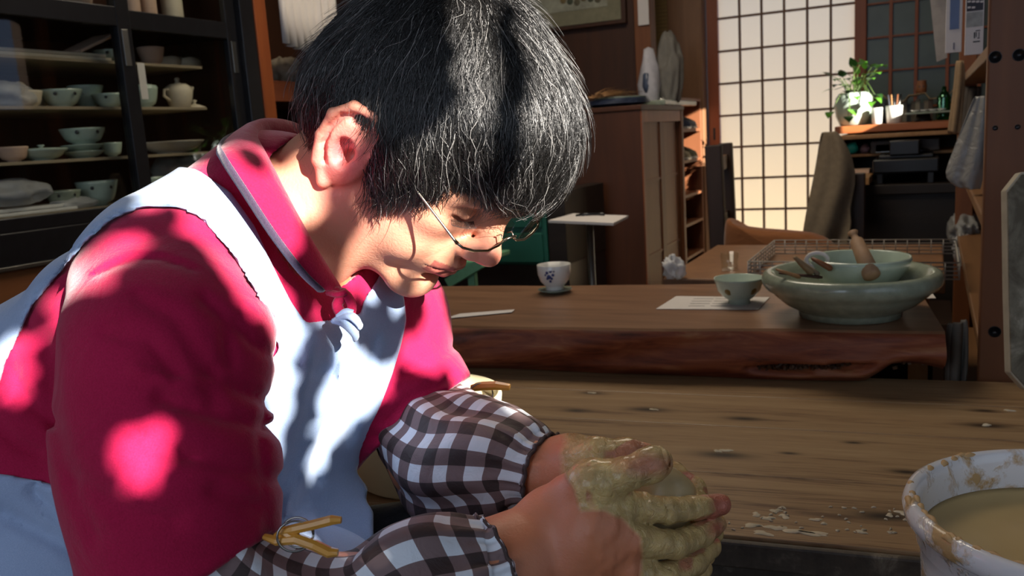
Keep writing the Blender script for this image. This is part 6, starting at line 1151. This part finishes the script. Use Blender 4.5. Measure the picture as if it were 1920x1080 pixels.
# ------------------------------------------------------------------ unseen tree added as a sun mask
PATCH = [  # spans on the things where leaves are left out so sun reaches
 ((300, 362, .66), (420, 405, .66), .016), ((385, 440, .66), (470, 560, .67), .024), ((440, 500, .66), (490, 600, .68), .018), ((215, 500, .63), (130, 550, .64), .012), ((262, 850, .53), (262, 880, .53), .014), ((30, 670, .70), (20, 720, .70), .012), ((175, 530, .60), (165, 545, .60), .010),
 ((505, 285, .68), (512, 300, .68), .006), ((520, 355, .66), (545, 405, .655), .008), ((360, 322, .70), (400, 345, .69), .010), ((545, 440, .65), (552, 455, .65), .005), ((525, 570, .67), (525, 630, .68), .010), ((512, 680, .68), (512, 830, .69), .009), ((650, 600, .68), (650, 635, .69), .010),
 ((655, 710, .70), (618, 880, .71), .015), ((695, 690, .74), (670, 760, .74), .016), ((735, 680, .78), (705, 740, .77), .012), ((565, 990, .74), (545, 1000, .74), .014), ((822, 560, .86), (850, 700, .86), .016), ((790, 650, .86), (770, 680, .86), .012), ((740, 660, .84), (790, 700, .85), .008), ((800, 590, .86), (780, 640, .86), .008),
 ((870, 735, 1.06), (950, 745, 1.06), .05), ((660, 880, 1.1), (740, 890, 1.1), .03), ((700, 880, 1.0), (730, 895, 1.0), .02), ((830, 415, .65), (765, 430, .66), .022), ((800, 370, .66), (800, 470, .665), .019), ((770, 530, .69), (742, 532, .69), .004), ((865, 355, .655), (880, 385, .655), .006), ((950, 375, .67), (960, 378, .67), .005), ((915, 465, .64), (905, 475, .64), .007),
 ((870, 20, .66), (885, 330, .62), .020), ((905, 90, .64), (895, 250, .62), .014), ((1010, 20, .68), (1030, 330, .64), .026), ((985, 60, .66), (1000, 340, .64), .016), ((1070, 150, .68), (1080, 300, .67), .018), ((760, 310, .64), (840, 330, .64), .008), ((650, 230, .64), (640, 330, .64), .005), ((900, 640, 1.0), (905, 700, 1.0), .0),
 ((1450, 465, 2.3), (1452, 500, 2.3), .02), ((1290, 522, 2.15), (1335, 524, 2.15), .012), ((860, 510, 2.4), (890, 500, 2.4), .01), ((1262, 505, 2.15), (1262, 520, 2.15), .02), ((1240, 930, .68), (1240, 930, .68), .0)]
SHADE = [((1090, 870, .66), (1240, 865, .63), .026), ((975, 860, .71), (1040, 830, .71), .022), ((740, 1030, .60), (830, 1000, .60), .024), ((1090, 950, .62), (1340, 950, .65), .03), ((880, 780, .75), (940, 800, .73), .016), ((592, 640, .69), (566, 760, .70), .013), ((566, 760, .70), (548, 900, .71), .015), ((610, 665, .69), (640, 655, .70), .010), ((712, 580, .76), (735, 640, .78), .014), ((690, 580, .74), (700, 640, .75), .012), ((940, 20, .64), (948, 340, .62), .0055), ((548, 560, .66), (552, 600, .67), .003), ((560, 940, .72), (650, 925, .74), .012)]  # spans held in shade by forcing mask leaves into the sun's path
LX = 1.62
def toplane(w): t = (LX - w[0])/SUN_TO[0]; q = w + SUN_TO*t; return q[1:]
yc = np.array([toplane(P(*a)) for a, b, r in PATCH]); yd_ = np.array([toplane(P(*b)) for a, b, r in PATCH]); pr_ = np.array([r for a, b, r in PATCH])
cov = np.array([toplane(P(x, y, d)) for x, y, d in [(0, 300, .6), (0, 1080, .6), (0, 700, 1.0), (600, 0, .65), (1100, 0, .7), (1100, 0, .85), (600, 1300, .6), (1400, 1080, .6), (1400, 900, .9), (900, 600, 1.0), (1900, 800, 1.0), (1300, 1000, 1.2), (1600, 560, 1.5), (850, 560, 1.7)]])
lo_, hi_ = cov.min(0)-.10, cov.max(0)+.10
lo_[0] = min(lo_[0], -1.35); hi_[0] = max(hi_[0], 1.25); lo_[1] = min(lo_[1], 1.0); hi_[1] = max(hi_[1], 2.75)
ysa = np.array([toplane(P(*a)) for a, b, r in SHADE]); ysb = np.array([toplane(P(*b)) for a, b, r in SHADE]); ysr = np.array([r for a, b, r in SHADE])
tree = thing('sun_mask_tree', 'unseen leafy tree added outside the side window to mask the sun into patches', 'tree', (1.75, .9, 0)); MB().tube([(1.8, 1.1, 0), (1.78, 1.05, .9), (1.74, .9, 1.7), (1.72, .6, 2.3), (1.7, .3, 2.9)], [.06, .05, .04, .03, .02], 12).obj('trunk', BROWN, tree, True)
rg = np.random.default_rng(12); pit = .016; gy = np.arange(lo_[0], hi_[0], pit); gz_ = np.arange(lo_[1], hi_[1], pit); LV = []; LF = []; shp = np.array([(-1, 0), (-.55, .62), (.1, .72), (.7, .42), (1, 0), (.7, -.42), (.1, -.72), (-.55, -.62)])
sy, sz2 = SUN_TO[1]/SUN_TO[0], SUN_TO[2]/SUN_TO[0]
for layer in range(2):
    xl = LX + .05*layer
    for a in gy:
        for b in gz_:
            p = np.array([a, b]) + rg.uniform(-.009, .009, 2); lr = rg.uniform(.017, .024)
            ba = yd_-yc; t = np.clip(((p-yc)*ba).sum(1)/((ba*ba).sum(1)+1e-9), 0, 1); dist = np.linalg.norm(p-yc-ba*t[:, None], axis=1)*.92 - pr_*1.0
            bs = ysb-ysa; ts = np.clip(((p-ysa)*bs).sum(1)/((bs*bs).sum(1)+1e-9), 0, 1); ds = np.linalg.norm(p-ysa-bs*ts[:, None], axis=1)
            if (ds < ysr).any(): lr = min(lr, .018)
            elif ((dist < lr*.55) & (pr_ > 0)).any(): continue
            an = rg.uniform(0, 6.28); c_, s_ = math.cos(an), math.sin(an); q = shp*lr; q = np.stack([c_*q[:, 0]-s_*q[:, 1], s_*q[:, 0]+c_*q[:, 1]], 1); tl = rg.uniform(-.25, .25, 2)
            base = len(LV)
            for u in q: LV.append((xl + u[0]*tl[0] + u[1]*tl[1], p[0]+u[0] + sy*(xl-LX), p[1]+u[1] + sz2*(xl-LX)))
            LF.append(tuple(range(base, base+8)))
mk('sun_mask_leaves', LV, LF, LEAFD, tree, False, kind='stuff')
